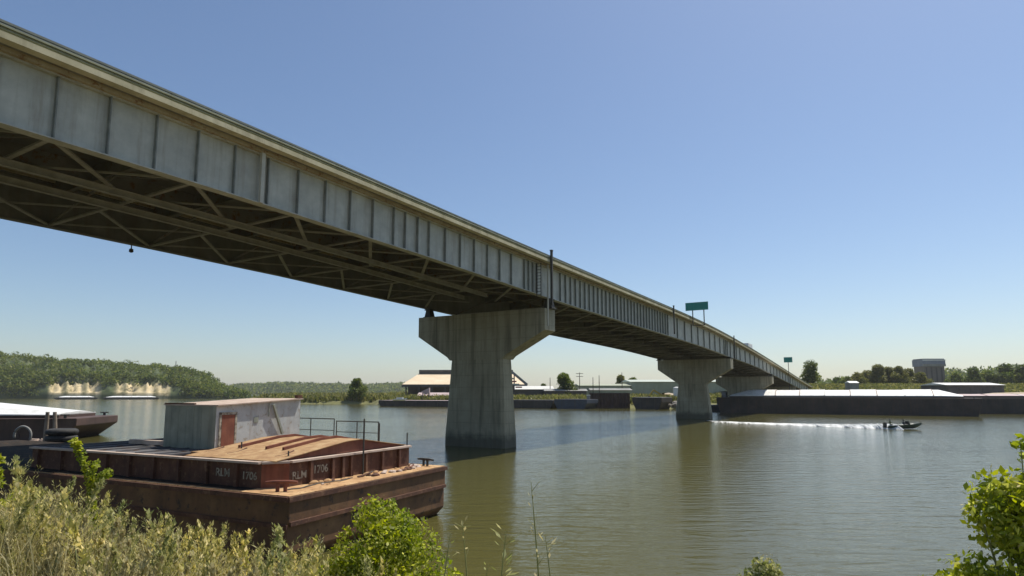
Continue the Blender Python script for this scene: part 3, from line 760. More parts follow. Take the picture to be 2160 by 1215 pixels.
m = MB(); m.box(CX1 + .003, CX1 + .03, 5.35, 5.60, 4.15, 4.40); m.build('cabin_vent', M['cabin_dark'], cabin)
m = MB(); m.bar((CX1 + .14, 6.35, 4.95), (CX1 + .10, 7.0, 3.55), .10); m.build('roof_brace', M['cabin_dark'], cabin)
m = MB(); m.tube([(CX1 + .08, 6.15, 5.02), (CX1 + .08, 6.15, 4.4)], .03, 6); m.build('downpipe', M['cabin_dark'], cabin)
# timber heads, kevels, posts, dirt on the deck
def kevel(x, y, rz=0.0, sc_=1.0, mat=M['rust']):
    c, s = math.cos(rz), math.sin(rz)
    def T(a, b, z): return (x + (a * c - b * s) * sc_, y + (a * s + b * c) * sc_, DZ + .03 + z * sc_)
    m = MB()
    for a in (-.14, .14): m.tube([T(a, 0, 0), T(a, 0, .30)], .07 * sc_, 8)
    m.tube([T(-.58, 0, .33), T(-.3, 0, .35), T(.3, 0, .35), T(.58, 0, .33)], [.045 * sc_, .065 * sc_, .065 * sc_, .045 * sc_], 8)
    return m.build('mooring_cleat', mat, fb)
kevel(-1.0, .62, R(30), .92, M['rust_red']); kevel(-.8, 9.0, R(-10), .85, M['darksteel'])
m = MB(); m.tube([(-1.25, 5.15, DZ + .03), (-1.25, 5.15, 4.45)], .035, 6); m.build('steel_post', M['darksteel'], fb)
for (x, y, h) in ((-1.9, 1.75, .34), (-5.2, 2.5, .5), (-3.4, 8.9, 1.0), (-1.6, 8.65, .62)):
    m = MB(); m.tube([(x, y, CZ), (x, y, CZ + h)], .03, 6); m.build('steel_post', M['darksteel'], fb)
def frame_rail(x0, x1, y, h, legs):
    m = MB(); m.tube([(x0, y, CZ + h), (x1, y, CZ + h)], .028, 6)
    for k in range(legs):
        x = x0 + (x1 - x0) * k / (legs - 1); m.tube([(x, y, CZ), (x, y, CZ + h)], .026, 6)
    m.tube([(x0, y, CZ + h * .5), (x1, y, CZ + h * .5)], .018, 6)
    return m.build('guard_rail', M['darksteel'], fb)
frame_rail(-9.4, -6.3, 9.0, 1.15, 3); frame_rail(-6.1, -3.5, 8.95, 1.05, 3)
for k in range(34):
    x = random.uniform(-1.45, -.5); y = random.uniform(2.4, 8.9); s = random.uniform(.04, .14)
    m = MB(); m.loft([[(x + s * r * math.cos(t) * random.uniform(.7, 1.3), y + s * 1.6 * r * math.sin(t) * random.uniform(.7, 1.3), DZ + .03 + s * h) for t in np.linspace(0, 6.28, 8)[:-1]] for h, r in ((0, 1), (.5, .9), (.9, .4))])
    m.build('scrap_lump', M[random.choice(['rust', 'deck_rust', 'pale_rust'])], fb)
for k in range(7):                                    # loose plate offcuts and boards on the end deck
    x = random.uniform(-1.3, -.45); y = 4.6 + .62 * k + random.uniform(-.2, .2); L_ = random.uniform(.25, .8); a_ = random.uniform(0, 3.1)
    m = MB(); m.bar((x, y, DZ + .06), (x + L_ * .4 * math.cos(a_), y + L_ * math.sin(a_), DZ + .08 + .1 * random.random()), random.uniform(.06, .16), .03)
    m.build('scrap_plate', M[random.choice(['rust', 'rust_red', 'pale_rust', 'darksteel'])], fb)
m = MB(); m.tube([(-1.0 + .1 * math.sin(t * 3), .9 + t, DZ + .055 + .01 * math.sin(9 * t)) for t in np.linspace(0, 3.4, 40)] , .022, 6); m.build('cable', M['darksteel'], fb)
for x in (-2.4, -4.9, -6.2): m = MB(); m.tube([(x, 1.6, CZ + .12), (x + .1, 2.0, CZ + .17), (x, 2.5, CZ + .27)], .03, 6); m.build('cover_handle', M['rust'], fb)
# stencilled lettering
def text_mesh(body, size, mat, mtx, parent, name, extrude=.004):
    cu = bpy.data.curves.new('t', 'FONT'); cu.body = body; cu.size = size; cu.extrude = extrude; cu.align_x = 'CENTER'; cu.offset = .006
    to = bpy.data.objects.new('t', cu); col.objects.link(to)
    dg = bpy.context.evaluated_depsgraph_get(); me = bpy.data.meshes.new_from_object(to.evaluated_get(dg))
    bpy.data.objects.remove(to); me.name = name
    o = bpy.data.objects.new(name, me); me.materials.clear(); me.materials.append(mat)
    me.transform(mtx); col.objects.link(o); o.parent = parent
    return o
Mside = lambda x, z: Matrix.Translation((x, Y0 - .012, z)) @ Matrix.Rotation(R(90), 4, 'X')
Mend = lambda y, z: Matrix.Translation((X0 + .012, y, z)) @ Matrix.Rotation(R(90), 4, 'Z') @ Matrix.Rotation(R(90), 4, 'X')
text_mesh('RLM', .40, M['paint_white_old'], Mside(-4.08, 2.50), fb, 'lettering')
text_mesh('1706', .38, M['paint_white_old'], Mside(-2.72, 2.46), fb, 'lettering')
text_mesh('RLM', .38, M['paint_white_old'], Mend(1.97, 2.42), fb, 'lettering')
text_mesh('1706', .40, M['paint_white_old'], Mend(3.04, 2.52), fb, 'lettering')
# heap under a dark tarpaulin and a pale beam on the hold cover
def bl(x, y, z=0): return fb.matrix_basis @ Vector((x, y, z))
def on_barge(name, x, y, z, label, cat, group=None):
    p = Vector((-7.2, 20.45, 0)) + Matrix.Rotation(-R(BAZ), 3, 'Z') @ Vector((x, y, z))
    return empty(name, p, -R(BAZ), label=label, cat=cat, group=group)
hp = on_barge('tarpaulin_heap', -13.6, 7.2, CZ + .06, 'low heap under a dark tarpaulin behind the grey cabin', 'tarpaulin')
m = MB(); secs = []
for h, r in ((0, 1), (.25, .92), (.5, .72), (.68, .4), (.72, .1)):
    secs.append([(2.2 * r * math.cos(t) * (1 + .08 * math.sin(5 * t + h * 4)), 1.1 * r * math.sin(t) * (1 + .1 * math.sin(3 * t)), h) for t in np.linspace(0, 6.283, 25)[:-1]])
m.loft(secs); m.build('tarpaulin', M['tarp'], hp, smooth=True)
bm_ = on_barge('timber_beam', -12.6, 3.6, CZ + .061, 'pale timber beam lying on the barge left of the cabin', 'beam')
m = MB(); m.box(-1.3, 1.3, -.12, .12, 0, .2); o = m.build('timber', M['pale_rust'], bm_); bevel(o, .02)
fr = on_barge('pipe_frame', -13.2, 5.2, CZ + .061, 'thin grey pipe frame standing left of the cabin', 'frame')
m = MB(); m.tube([(-.5, 0, 0), (-.5, 0, .8), (.5, 0, .8), (.5, 0, 0)], .025, 6); m.build('pipe', M['white'], fr)

# ------------------------------------------------------------ hopper barges with white crowned covers
def hopper(name, label, p0, az, L, Wd, hull_h, coam, cover_h, n_cov, hull_mat, cat='barge', group=None, cover=True, cov_mat=None, taper=True, rake=3.5):
    """p0 is the near waterline corner at one end; the barge runs along azimuth az, its body to the far side"""
    root = empty(name, (p0[0], p0[1], 0), math.pi / 2 - R(az), label=label, cat=cat, group=group)
    m = MB()
    m.prism([(0, hull_h), (.0, hull_h - .9), (rake, -.6), (L - rake, -.6), (L, hull_h - .9), (L, hull_h)], 0, Wd, 'y')
    o = m.build('hull', hull_mat, root); bevel(o, .08)
    m = MB()
    for z in (hull_h - .18, hull_h * .45): m.box(.5, L - .5, -.07, -.002, z, z + .14)
    for x in np.arange(6, L - 4, 6.0): m.box(x, x + .12, -.05, -.003, .1, hull_h - .2)
    m.build('rub_rail', hull_mat, root)
    m = MB(); a = (2.4 if L < 56 else 3.4) if L > 30 else 2.0
    m.box(a, L - a, .9, .98, hull_h + .002, hull_h + coam); m.box(a, L - a, Wd - .98, Wd - .9, hull_h + .002, hull_h + coam)
    m.box(a, a + .08, .981, Wd - .981, hull_h + .002, hull_h + coam); m.box(L - a - .08, L - a, .981, Wd - .981, hull_h + .002, hull_h + coam)
    m.build('coaming', hull_mat, root)
    if cover:
        cw = (L - 2 * a) / n_cov
        for k in range(n_cov):
            x0 = a + k * cw + .04; x1 = a + (k + 1) * cw - .04
            zt = hull_h + coam; hh = cover_h * (1.0 if k % 2 else .94)
            prof = [(.75, zt), (.78, zt + hh * .12), (2.7, zt + hh * .72), (Wd / 2, zt + hh), (Wd - 2.7, zt + hh * .72), (Wd - .78, zt + hh * .12), (Wd - .75, zt)]
            m = MB(); ch = .25
            if taper and k in (0, n_cov - 1):
                t = (x1 - x0) * .75
                low = [(y, zt + (z - zt) * ch) for y, z in prof]
                xs = [(x0, low), (x0 + t, prof), (x1, prof)] if k == 0 else [(x0, prof), (x1 - t, prof), (x1, low)]
            else: xs = [(x0, prof), (x1, prof)]
            m.loft([[(x, y, z + .004) for y, z in pr] for x, pr in xs])
            c = m.build('cover_panel', cov_mat or M['cover_white'], root)
            m = MB(); m.loft([[(x, y, z + .01) for y, z in [(p[0], p[1] + dz) for p in prof for dz in (0,)] + [(p[0], p[1] + .10) for p in reversed(prof)]] for x in (x1 - .12, x1 + .02)] if not (taper and k == n_cov - 1) else [[(x, y, z + .01) for y, z in [(.8, zt), (.8, zt + .1), (Wd - .8, zt + .1), (Wd - .8, zt)]] for x in (x1 - .1, x1)])
            m.build('cover_seam', M['pale_rust'] if k % 3 else M['white'], c)
    for x in (1.5, L - 1.5):
        for y in (.5, Wd - .5):
            m = MB(); m.tube([(x, y, hull_h), (x, y, hull_h + .35)], .16, 8); m.tube([(x - .5, y, hull_h + .38), (x + .5, y, hull_h + .38)], .08, 6); m.build('mooring_bitt', M['darksteel'], root)
    return root

# left: rusty barge under white covers, just beyond the deck barge
hopper('hopper_barge', 'rusty barge under a white crowned cover at the left edge', (-104.5, 64.5), 80.5, 54.0, 10.6, 2.55, .35, 1.45, 4, M['brown_hull'], rake=3.0)
# right: the long dark barge with white covers
pR = wat(2076, 879); pL = wat(1512, 871)
azR = math.degrees(math.atan2(pR.x - pL.x, pR.y - pL.y))
hopper('hopper_barge', 'long dark barge with bright white covers lying along the far right bank', (pL.x, pL.y), azR, (pR - pL).length, 10.6, 4.3, .35, 1.75, 9, M['brown_black'], rake=1.2)
p2 = Vector((pR.x + 2, pR.y + 14, 0))
hopper('hopper_barge', 'grey-topped dark barge cut off by the right edge, behind the white-covered one', (p2.x - 12, p2.y + 12), 105, 62, 10.6, 4.2, .5, .55, 7, M['black_hull'], cov_mat=M['pink_roof'], rake=1.2, taper=False)
# upstream pair under the bluff
for i, (px0, px1, lb) in enumerate(((118, 206, 'white-topped barge moored under the bluff, the left one of two'), (216, 335, 'white-topped barge moored under the bluff, the right one of two'))):
    a = wat(px0, 842.5); b = wat(px1, 842.0)
    az = math.degrees(math.atan2(b.x - a.x, b.y - a.y))
    hopper('hopper_barge', lb, (a.x, a.y), az, (b - a).length, 12, 1.4, .4, 1.1, 6, M['black_hull'], group='barges moored under the bluff', cov_mat=M['cover_white'])

# middle far bank barges and walls
def slab_barge(label, x0, x1, y, h_px, mat, deck_mat, w=10, yb=None):
    a = wat(x0, y); b = wat(x1, yb or y); az = math.degrees(math.atan2(b.x - a.x, b.y - a.y)); L = (b - a).length
    h = h_px / F * a.y
    root = empty('flat_barge', (a.x, a.y, 0), math.pi / 2 - R(az), label=label, cat='barge', group='flat barges moored along the far bank')
    m = MB(); m.prism([(0, h), (0, h * .6), (1.5, -.5), (L - 1.5, -.5), (L, h * .6), (L, h)], 0, w, 'y'); bevel(m.build('hull', mat, root), .06)
    m = MB(); m.box(.1, L - .1, .1, w - .1, h + .003, h + .12); m.build('deck', deck_mat, root)
    m = MB()
    for x in np.arange(3, L - 1, 5): m.box(x, x + .15, -.08, -.002, .1, h - .1)
    m.build('rub_rail', M['darksteel'], root)
    return root, L, h
slab_barge('long black flat barge left of the nearest pier', 798, 1004, 857, 12, M['black_hull'], M['pink_roof'], yb=859)
slab_barge('brown-black barge just right of the nearest pier', 1010, 1166, 860, 16, M['black_hull'], M['deck_grey'], yb=862)
slab_barge('blue-black barge between the nearest pier and the white pile', 1169, 1238, 862, 19, M['blue_hull'], M['deck_grey'], yb=863)
slab_barge('black barge with a pale deck edge beside the yellow excavator', 1334, 1396, 863, 24, M['black_hull'], M['grey_wall'], yb=864)
def wpos(x, Y): return ((x - 1080) / F * Y, Y)
def prop(name, x, Y, label, cat, group=None, zb=None, rz=0.0):
    X, Yy = wpos(x, Y)
    return empty(name, (X, Yy, far_z(X, Yy) if zb is None else zb), rz, label=label, cat=cat, group=group)
def zat(y, Y): return CAM_H + (829 - y) / F * Y
# white mooring pile and sheet-pile wall
pp = wat(1241, 862)
d_ = empty('mooring_pile', (pp.x, pp.y - 1, 0), label='pale mooring pile standing at the far waterline', cat='pile')
m = MB(); m.tube([(0, 0, -2), (0, 0, 4.6)], .6, 14); m.build('pile', M['grey_wall'], d_); m = MB(); m.tube([(0, 0, 4.6), (0, 0, 4.85)], .68, 14); m.build('pile_cap', M['white'], d_)
a = wat(1247, 862); b = wat(1334, 863)
sw = empty('sheet_pile_wall', (a.x, a.y + 3, 0), label='dark brown sheet-pile wall retaining the far bank', cat='wall')
m = MB(); n = 44; L = b.x - a.x + 1; pts = []
for k in range(n + 1):
    x = L * k / n; y = .35 if (k // 2) % 2 else 0; pts.append((x, y))
poly = pts + [(L, 1.2), (0, 1.2)]
m.prism(poly, -1, zat(830, a.y), 'z'); m.build('sheeting', M['brown_hull'], sw)
m = MB(); m.box(-.2, L + .2, -.12, 1.3, zat(830, a.y) + .002, zat(830, a.y) + .25); m.build('wall_coping', M['brown_wall'], sw)

# rubble along the far waterline, each rock apart
rk = None
for k in range(16):
    x = random.uniform(1378, 1436); p = wat(x, random.uniform(861, 864)); s = random.uniform(.6, 1.5)
    m = MB(); secs = [[(s * r * math.cos(t) * random.uniform(.75, 1.2), s * r * math.sin(t) * random.uniform(.75, 1.2), s * h) for t in np.linspace(0, 6.283, 9)[:-1]] for h, r in ((-.3, .9), (.3, 1), (.75, .7), (1.0, .2))]
    m.loft(secs); o = m.build('rock', M['rock']); o.location = (p.x, p.y + 2.5 + random.uniform(0, 6), .2 + random.uniform(0, 1.6))
    tag(o, 'grey boulder of the rubble slope left of the second pier', 'rock', 'boulders on the far bank beside the second pier')

# big tan hipped roof shed behind the nearest pier
Yb = 300.0
shed = prop('storage_shed', 980, Yb, 'big open shed with a pale tan roof and dark ridge behind the nearest pier', 'building', zb=3.0)
X0s, X1s = wpos(849, Yb)[0], wpos(1112, Yb)[0]; sx = shed.location.x
ez, rz_ = zat(811, Yb) - 3, zat(784, Yb) - 3
xl, xr = X0s - sx, X1s - sx; rl, rr = wpos(877, Yb)[0] - sx, wpos(1078, Yb)[0] - sx
m = MB()
dth = 34.0
v = [(xl, 0, ez), (xr, 0, ez), (xr, dth, ez), (xl, dth, ez), (rl, dth / 2, rz_), (rr, dth / 2, rz_)]
m.add(v + [(a_, b_, c_ - .35) for a_, b_, c_ in v[:4]], [(0, 1, 5, 4), (2, 3, 4, 5), (1, 2, 5), (3, 0, 4), (6, 7, 1, 0), (7, 8, 2, 1), (8, 9, 3, 2), (9, 6, 0, 3), (9, 8, 7, 6)])
m.build('roof', M['tan_roof'], shed)
m = MB(); m.box(rl - .5, rr + 1.0, dth / 2 - 2.2, dth / 2 + 2.2, rz_ - .6, rz_ + 1.3); m.build('ridge_vent', M['dark_wall'], shed)
m = MB(); m.box(xl - .1, xr + .1, -.35, -.05, ez - 1.2, ez - .0); m.build('eave_beam', M['dark_wall'], shed)
m = MB()
m.box(xl + 1, xr - 1, 12, 13, -.5, ez - .5); m.build('back_wall', M['brown_wall'], shed)
for k in range(10):
    x = xl + 2 + (xr - xl - 4) * k / 9; m = MB(); m.box(x - .3, x + .3, .2, .8, -1, ez - .4); m.build('post', M['dark_wall'], shed)
# braced end of the shed, right of the pier: sloping conveyor with red and pale bands
cv = prop('conveyor', 1092, 262, 'sloping banded conveyor gantry seen just right of the nearest pier', 'conveyor', zb=3.0)
z1 = zat(776, 262) - 3; z2 = zat(812, 262) - 3
m = MB(); m.bar((-4.6, 0, z1), (4.0, 0, z2), 2.0, 1.0); m.build('belt_housing', M['grey_wall'], cv)
for k in range(6):
    f_ = k / 6; m = MB(); x = -4.2 + 7 * f_; z = z1 + (z2 - z1) * f_ - 2.0
    m.box(x - 2.6, x + .2, -.4, .5, z - .5, z + .1); m.build('walkway', M['red_band'] if k % 2 else M['pale_roof'], cv)
m = MB()
for x in (-4.2, -1.5): m.box(x - .25, x + .25, -.3, .3, -1, z1 + (z2 - z1) * (x + 4.6) / 8.6 - .5)
m.build('gantry_leg', M['dark_wall'], cv)
m = MB(); m.box(-6.8, -3.9, -.8, .8, z1 - .8, z1 + 1.4); m.build('drive_house', M['grey_wall'], cv)

def building(name, label, x0, x1, ytop, Y, depth, zb, wallm, roofm, roof_h=1.0, doors=0, cat='building', eave=.5, win=0, flat=False):
    X0_, X1_ = wpos(x0, Y)[0], wpos(x1, Y)[0]
    root = empty(name, ((X0_ + X1_) / 2, Y, zb), label=label, cat=cat)
    hw = (X1_ - X0_) / 2; H = zat(ytop, Y) - zb
    m = MB(); m.box(-hw, hw, 0, depth, -2, H - roof_h); w = m.build('wall', wallm, root)
    m = MB()
    if flat: m.box(-hw - eave, hw + eave, -eave, depth + eave, H - roof_h + .003, H)
    else: m.prism([(-eave, H - roof_h + .003), (depth + eave, H - roof_h + .003), (depth / 2, H)], -hw - eave, hw + eave, 'x')
    m.build('roof', roofm, root)
    for k in range(doors):
        x = -hw + (2 * hw) * (k + .5) / doors; m = MB(); m.box(x - 1.8, x + 1.8, -.06, -.003, -.2, min(3.8, (H - roof_h) * .8)); m.build('door', M['dark_wall'], root)
    for k in range(win):
        x = -hw + (2 * hw) * (k + .5) / win; m = MB(); m.box(x - .7, x + .7, -.06, -.003, (H - roof_h) * .5, (H - roof_h) * .5 + 1.2); m.build('window', M['glass'], root)
    return root
building('low_warehouse', 'low dark warehouse with a pale roof right of the nearest pier', 1088, 1166, 814, 268, 16, 3.2, M['dark_wall'], M['pale_roof_light'], 1.5, doors=0)
building('long_warehouse', 'very long pale green warehouse behind the second pier', 1330, 1538, 800, 285, 26, 3.4, M['pale_wall'], M['pale_roof'], 1.2, doors=1)
building('warehouse_annex', 'lower olive-grey warehouse wing left of the long pale one', 1222, 1328, 809, 281, 24, 3.4, M['pale_wall'], M['pale_wall'], 1.0, doors=0)
building('yard_shed', 'long low olive-brown shed behind the round tree', 1150, 1236, 820, 258, 10, 2.8, M['brown_wall'], M['grey_wall'], .9, doors=0)
building('dock_shed', 'long grey dock shed under the second span behind the black barge', 1246, 1330, 819, 262, 10, 3.0, M['pale_wall'], M['grey_wall'], .8, doors=0)
building('boat_shed', 'small pinkish-roofed shed on the bank left of the nearest pier', 884, 958, 828, 282, 9, 2.4, M['brown_wall'], M['pink_roof'], 1.4, doors=2)
tb = building('grain_elevator', 'tall dark block building with a pale upper band on the right', 1946, 1990, 757, 420, 10, 6.0, M['elev_wall'], M['grey_wall'], .6, flat=True, eave=.2)
H_ = zat(757, 420) - 6; hw_ = (wpos(1990, 420)[0] - wpos(1946, 420)[0]) / 2
m = MB(); m.box(-hw_ - .6, hw_ + .6, -.6, 10.6, H_ - 5.2, H_ - .62); m.build('upper_storey', M['elev_blue'], tb)
m = MB(); m.box(-hw_ - .7, hw_ + .7, -.75, -.61, H_ - 5.3, H_ - 3.6); m.build('band', M['grey_wall'], tb)
m = MB(); m.box(-hw_ - .7, hw_ + .7, -.75, -.61, H_ - 1.4, H_ - .7); m.build('band', M['white'], tb)
for k in range(4):
    m = MB(); x = -hw_ + 2 + k * (2 * hw_ - 4) / 3; m.box(x - .5, x + .5, -.06, -.003, 2, H_ - 6); m.build('panel', M['dark_wall'], tb)
rb = building('open_shed', 'open shed with a long white roof on the right bank', 1992, 2112, 807, 221, 14, 4.0, M['dark_wall'], M['cover_white'], .9, doors=5)
building('pump_house', 'tiny pale pump house behind the white-covered barge', 1789, 1808, 804, 232, 3.5, 5.5, M['grey_wall'], M['white'], .7, doors=0, eave=.15)

# tank, excavator, hopper, small boat on the barge
tk = prop('storage_tank', 1425, 236, 'white upright tank on the bank left of the second pier', 'tank')
zt_ = zat(816, 236) - tk.location.z
m = MB(); m.tube([(0, 0, -.5), (0, 0, zt_ - .3)], 1.25, 20); m.build('shell', M['white'], tk, smooth=False)
m = MB(); m.tube([(0, 0, zt_ - .3), (0, 0, zt_)], [1.25, .2], 20); m.build('tank_top', M['cover_white'], tk)
ex = prop('excavator', 1400, 238, 'yellow excavator with its boom reaching left on the far bank', 'excavator')
m = MB(); m.box(-1.4, 2.0, -1.1, 1.1, 1.25, 2.6); bevel(m.build('body', M['yellow'], ex), .12)
m = MB(); m.prism([(-1.5, 1.3), (-.3, 1.3), (-.3, 3.2), (-1.1, 3.2)], -1.0, .1, 'y'); c = m.build('cab', M['yellow'], ex)
m = MB(); m.box(-1.25, -.5, -1.03, -1.003, 2.1, 3.0); m.build('window', M['glass'], c)
m = MB(); m.bar((-1.0, .5, 2.2), (-4.2, .5, 4.2), .5, .6); m.build('boom', M['yellow'], ex)
m = MB(); m.bar((-4.2, .5, 4.2), (-6.0, .5, 1.8), .36, .45); m.build('stick', M['yellow'], ex)
m = MB(); m.prism([(-6.6, 1.0), (-5.6, 1.0), (-5.5, 1.9), (-6.3, 1.9)], 0, 1.0, 'y'); m.build('bucket', M['darksteel'], ex)
for y in (-1.2, .7):
    m = MB(); m.prism([(-2.0, .35), (-1.6, .0), (1.9, 0), (2.3, .35), (2.3, .75), (1.9, 1.1), (-1.6, 1.1), (-2.0, .75)], y, y + .5, 'y'); m.build('track', M['rubber'], ex)
hpz = prop('stockpile', 1408, 245, 'ochre stockpile mound behind the yellow excavator', 'stockpile')
m = MB(); m.loft([[(r * 7 * math.cos(t) * (1 + .1 * math.sin(3 * t)), r * 5 * math.sin(t), h) for t in np.linspace(0, 6.283, 25)[:-1]] for h, r in ((-1, 1.1), (0, 1), (1.6, .62), (2.8, .25), (3.1, .04))]); m.build('heap', M['sand'], hpz, smooth=True)
pb = wat(843, 846, 2.3)
wb = empty('skiff', (pb.x, pb.y + 1, zat(845, pb.y)), label='small white skiff lying on the black flat barge', cat='boat')
def boat_hull(L, B, D, n=14):
    secs = []
    for i in range(n + 1):
        t = i / n; w = B / 2 * (1 - max(0, (t - .45) / .55) ** 2.2) + .01; k = D * (.85 + .35 * t * t)
        x = -L / 2 + L * t; kx = x - (.12 * L * (1 - 0) if i == n else 0) * 0
        keel = D * (0 if t < .7 else ((t - .7) / .3) ** 2 * .8)
        secs.append([(x, -w, k), (x, -w * .86, k * .45 + keel * .4), (x, 0, keel), (x, w * .86, k * .45 + keel * .4), (x, w, k), (x, w * .8, k - .03), (x, 0, max(k * .55, keel + .05)), (x, -w * .8, k - .03)])
    return secs
m = MB(); m.loft(boat_hull(5.6, 1.9, .8)); m.build('hull', M['white'], wb, smooth=False)
m = MB(); m.box(-1.4, 1.2, -.7, .7, .62, 1.3); m.build('canopy', M['cover_white'], wb)
hpr = prop('loading_hopper', 899, 276, 'pale slanted loading hopper below the tan roof', 'hopper')
zh = zat(818, 276) - hpr.location.z
m = MB(); m.prism([(-1.8, zh - 1.8), (1.8, zh), (1.8, zh - 2.2), (0, zh - 3.0)], -1.5, 1.5, 'y'); m.build('chute', M['pink_roof'], hpr)
m = MB()
for x in (-1.2, 1.5):
    for y in (-1.2, 1.2): m.bar((x, y, -.5), (x, y, zh - 2.0), .25)
m.build('frame', M['dark_wall'], hpr)
# riverside clutter: stacked dark containers under the second span
tow = empty('towboat', (wat(1500, 864).x, wat(1500, 864).y + 1, 0), label='dark towboat moored between the second pier and the long barge', cat='towboat')
tow.location = (wpos(1545, 190)[0], 190, 0)
m = MB(); m.prism([(-9.5, 1.9), (-9.2, .4), (-7, -.6), (7, -.6), (8.2, 1.9)], -3.5, 3.5, 'y'); bevel(m.build('hull', M['blue_hull'], tow), .08)
m = MB(); m.box(-4.5, 5.5, -2.7, 2.7, 1.905, 4.2); dk = m.build('deckhouse', M['dark_wall'], tow)
for x in (-3.2, -1.2, .8, 2.8): m = MB(); m.box(x, x + .8, -2.75, -2.703, 2.8, 3.6); m.build('window', M['glass'], dk)
m = MB(); m.box(-3.2, .8, -1.9, 1.9, 4.205, 5.9); ph = m.build('pilot_house', M['blue_hull'], tow)
m = MB(); m.box(-3.0, .6, -1.93, -1.903, 4.9, 5.6); m.build('window', M['glass'], ph)
m = MB(); m.box(-3.5, 1.1, -2.2, 2.2, 5.903, 6.05); m.build('roof', M['dark_wall'], ph)
for y in (-1.2, 1.2): m = MB(); m.tube([(3.4, y, 4.2), (3.4, y, 6.2)], .28, 10); m.build('funnel', M['darksteel'], tow)

# poles on the far bank
for (x, Y, yt, kind) in ((1222, 262, 786, 1), (1250, 262, 796, 0), (1263, 262, 792, 0), (1311, 268, 786, 0), (1160, 268, 797, 0), (372, 640, 764, 2)):
    if kind == 2:
        q = prop('radio_mast', x, 690, 'thin mast on the crest of the wooded bluff', 'mast', zb=24)
        m = MB(); m.tube([(0, 0, 0), (0, 0, zat(762, 690) - 24)], .35, 6); m.build('mast', M['darksteel'], q); continue
    lab = {1222: 'utility pole with two crossarms left of the long warehouse', 1250: 'bare pole, first right of the crossarm pole', 1263: 'bare pole, second right of the crossarm pole', 1311: 'tall bare pole in front of the far trees beside the long warehouse', 1160: 'bare pole beside the round tree by the white roof'}[x]
    q = prop('utility_pole' if kind else 'pole', x, Y, lab, 'pole', group='poles on the far bank')
    h = zat(yt, Y) - q.location.z
    m = MB(); m.tube([(0, 0, -.5), (0, 0, h)], [.2, .12], 8); m.build('shaft', M['wood'], q)
    if kind:
        for dz in (.5, 1.7): m = MB(); m.box(-1.5, 1.5, -.08, .08, h - dz - .1, h - dz + .1); m.build('crossarm', M['wood'], q)

# far trees
TR = [('broad green tree rising beside the low white-roofed warehouse', 1188, 262, 793, 10.5, 'leaf_far'),
      ('dark bush-shaped tree on the marshy point, left of the tan-roofed shed', 754, 318, 800, 9.5, 'leaf_far'),
      ('low dark tree on the horizon between the white roof and the round tree', 1146, 300, 812, 4.5, 'leaf_far'),
      ('left tree of the two showing over the long warehouse', 1308, 330, 794, 7, 'leaf_olive'),
      ('right tree of the two showing over the long warehouse', 1334, 332, 792, 8, 'leaf_far'),
      ('tall dark tree where the bridge comes down on the right bank', 1709, 315, 767, 12.5, 'leaf_far')]
for i, (lb, x, Y, yt, w, mt) in enumerate(TR):
    X, Yy = wpos(x, Y); zb = far_z(X, Yy)
    tree('tree', lb, X, Yy, zb, (zat(yt, Y) - zb) * 1.07, w * 1.3, M[mt], n=3400, leaf=.55, lobes=20, seed=i, trunk_h=.06)
GR = 'row of pale trees behind the levee'
places = ['leftmost', 'second from the left', 'third from the left', 'fourth from the left', 'fifth from the left', 'sixth from the left', 'rightmost']
for i, (x, yt, w) in enumerate(((1806, 790, 9), (1828, 781, 9), (1850, 775, 10), (1872, 777, 9), (1893, 775, 9), (1914, 783, 9), (1938, 790, 9))):
    Y = 345 + 6 * (i % 2); X, Yy = wpos(x, Y); zb = far_z(X, Yy)
    tree('poplar_tree', places[i] + ' of seven pale trees in a row behind the levee', X, Yy, zb, (zat(yt, Y) - zb) * 1.06, w * 1.45, M['leaf_olive'], group=GR, n=3200, leaf=.6, lobes=18, seed=20 + i, trunk_h=.06)
lbs = ['low dark tree far off right of the bridge tree', 'small dark tree just left of the pale tree row', 'green tree just right of the tall dark building', 'rounded dark tree behind the open white-roofed shed, left one',
       'rounded dark tree behind the open white-roofed shed, middle one', 'broad dark tree above the right end of the white-roofed shed', 'dark tree at the right edge of the picture']
for i, (x, yt, w, Y) in enumerate(((1762, 801, 9, 420), (1785, 797, 8, 400), (2012, 789, 12, 410), (2050, 779, 12, 400), (2080, 780, 13, 405), (2118, 774, 15, 400), (2155, 776, 14, 395))):
    X, Yy = wpos(x, Y); zb = far_z(X, Yy)
    tree('tree', lbs[i], X, Yy, zb, (zat(yt, Y) - zb) * 1.06, w * 1.35, M['leaf_far'], group='dark trees on the right bank', n=3200, leaf=.7, lobes=18, seed=40 + i, trunk_h=.05)

tufts('bank_scrub', lambda: (lambda x: (x, lerp(x, SHORE) + random.uniform(3, 26), 0))(random.uniform(-62, 62)), 9000, 2.2, .5, M['leaf_olive'], far_z, 'olive scrub along the far bank between the piers', 'scrub')
# sand bank at the right edge
g_ = MB(); c0 = wpos(2150, 218)
g_.loft([[(c0[0] + r * 26 * math.cos(t) * (1 + .12 * math.sin(4 * t)), c0[1] + r * 10 * math.sin(t), far_z(c0[0], c0[1]) + h) for t in np.linspace(0, 6.283, 31)[:-1]] for h, r in ((-3, 1.1), (0, 1), (1.0, .72), (1.8, .4), (2.0, .1))])
tag(g_.build('sand_bank', M['sand'], smooth=True), kind='structure')
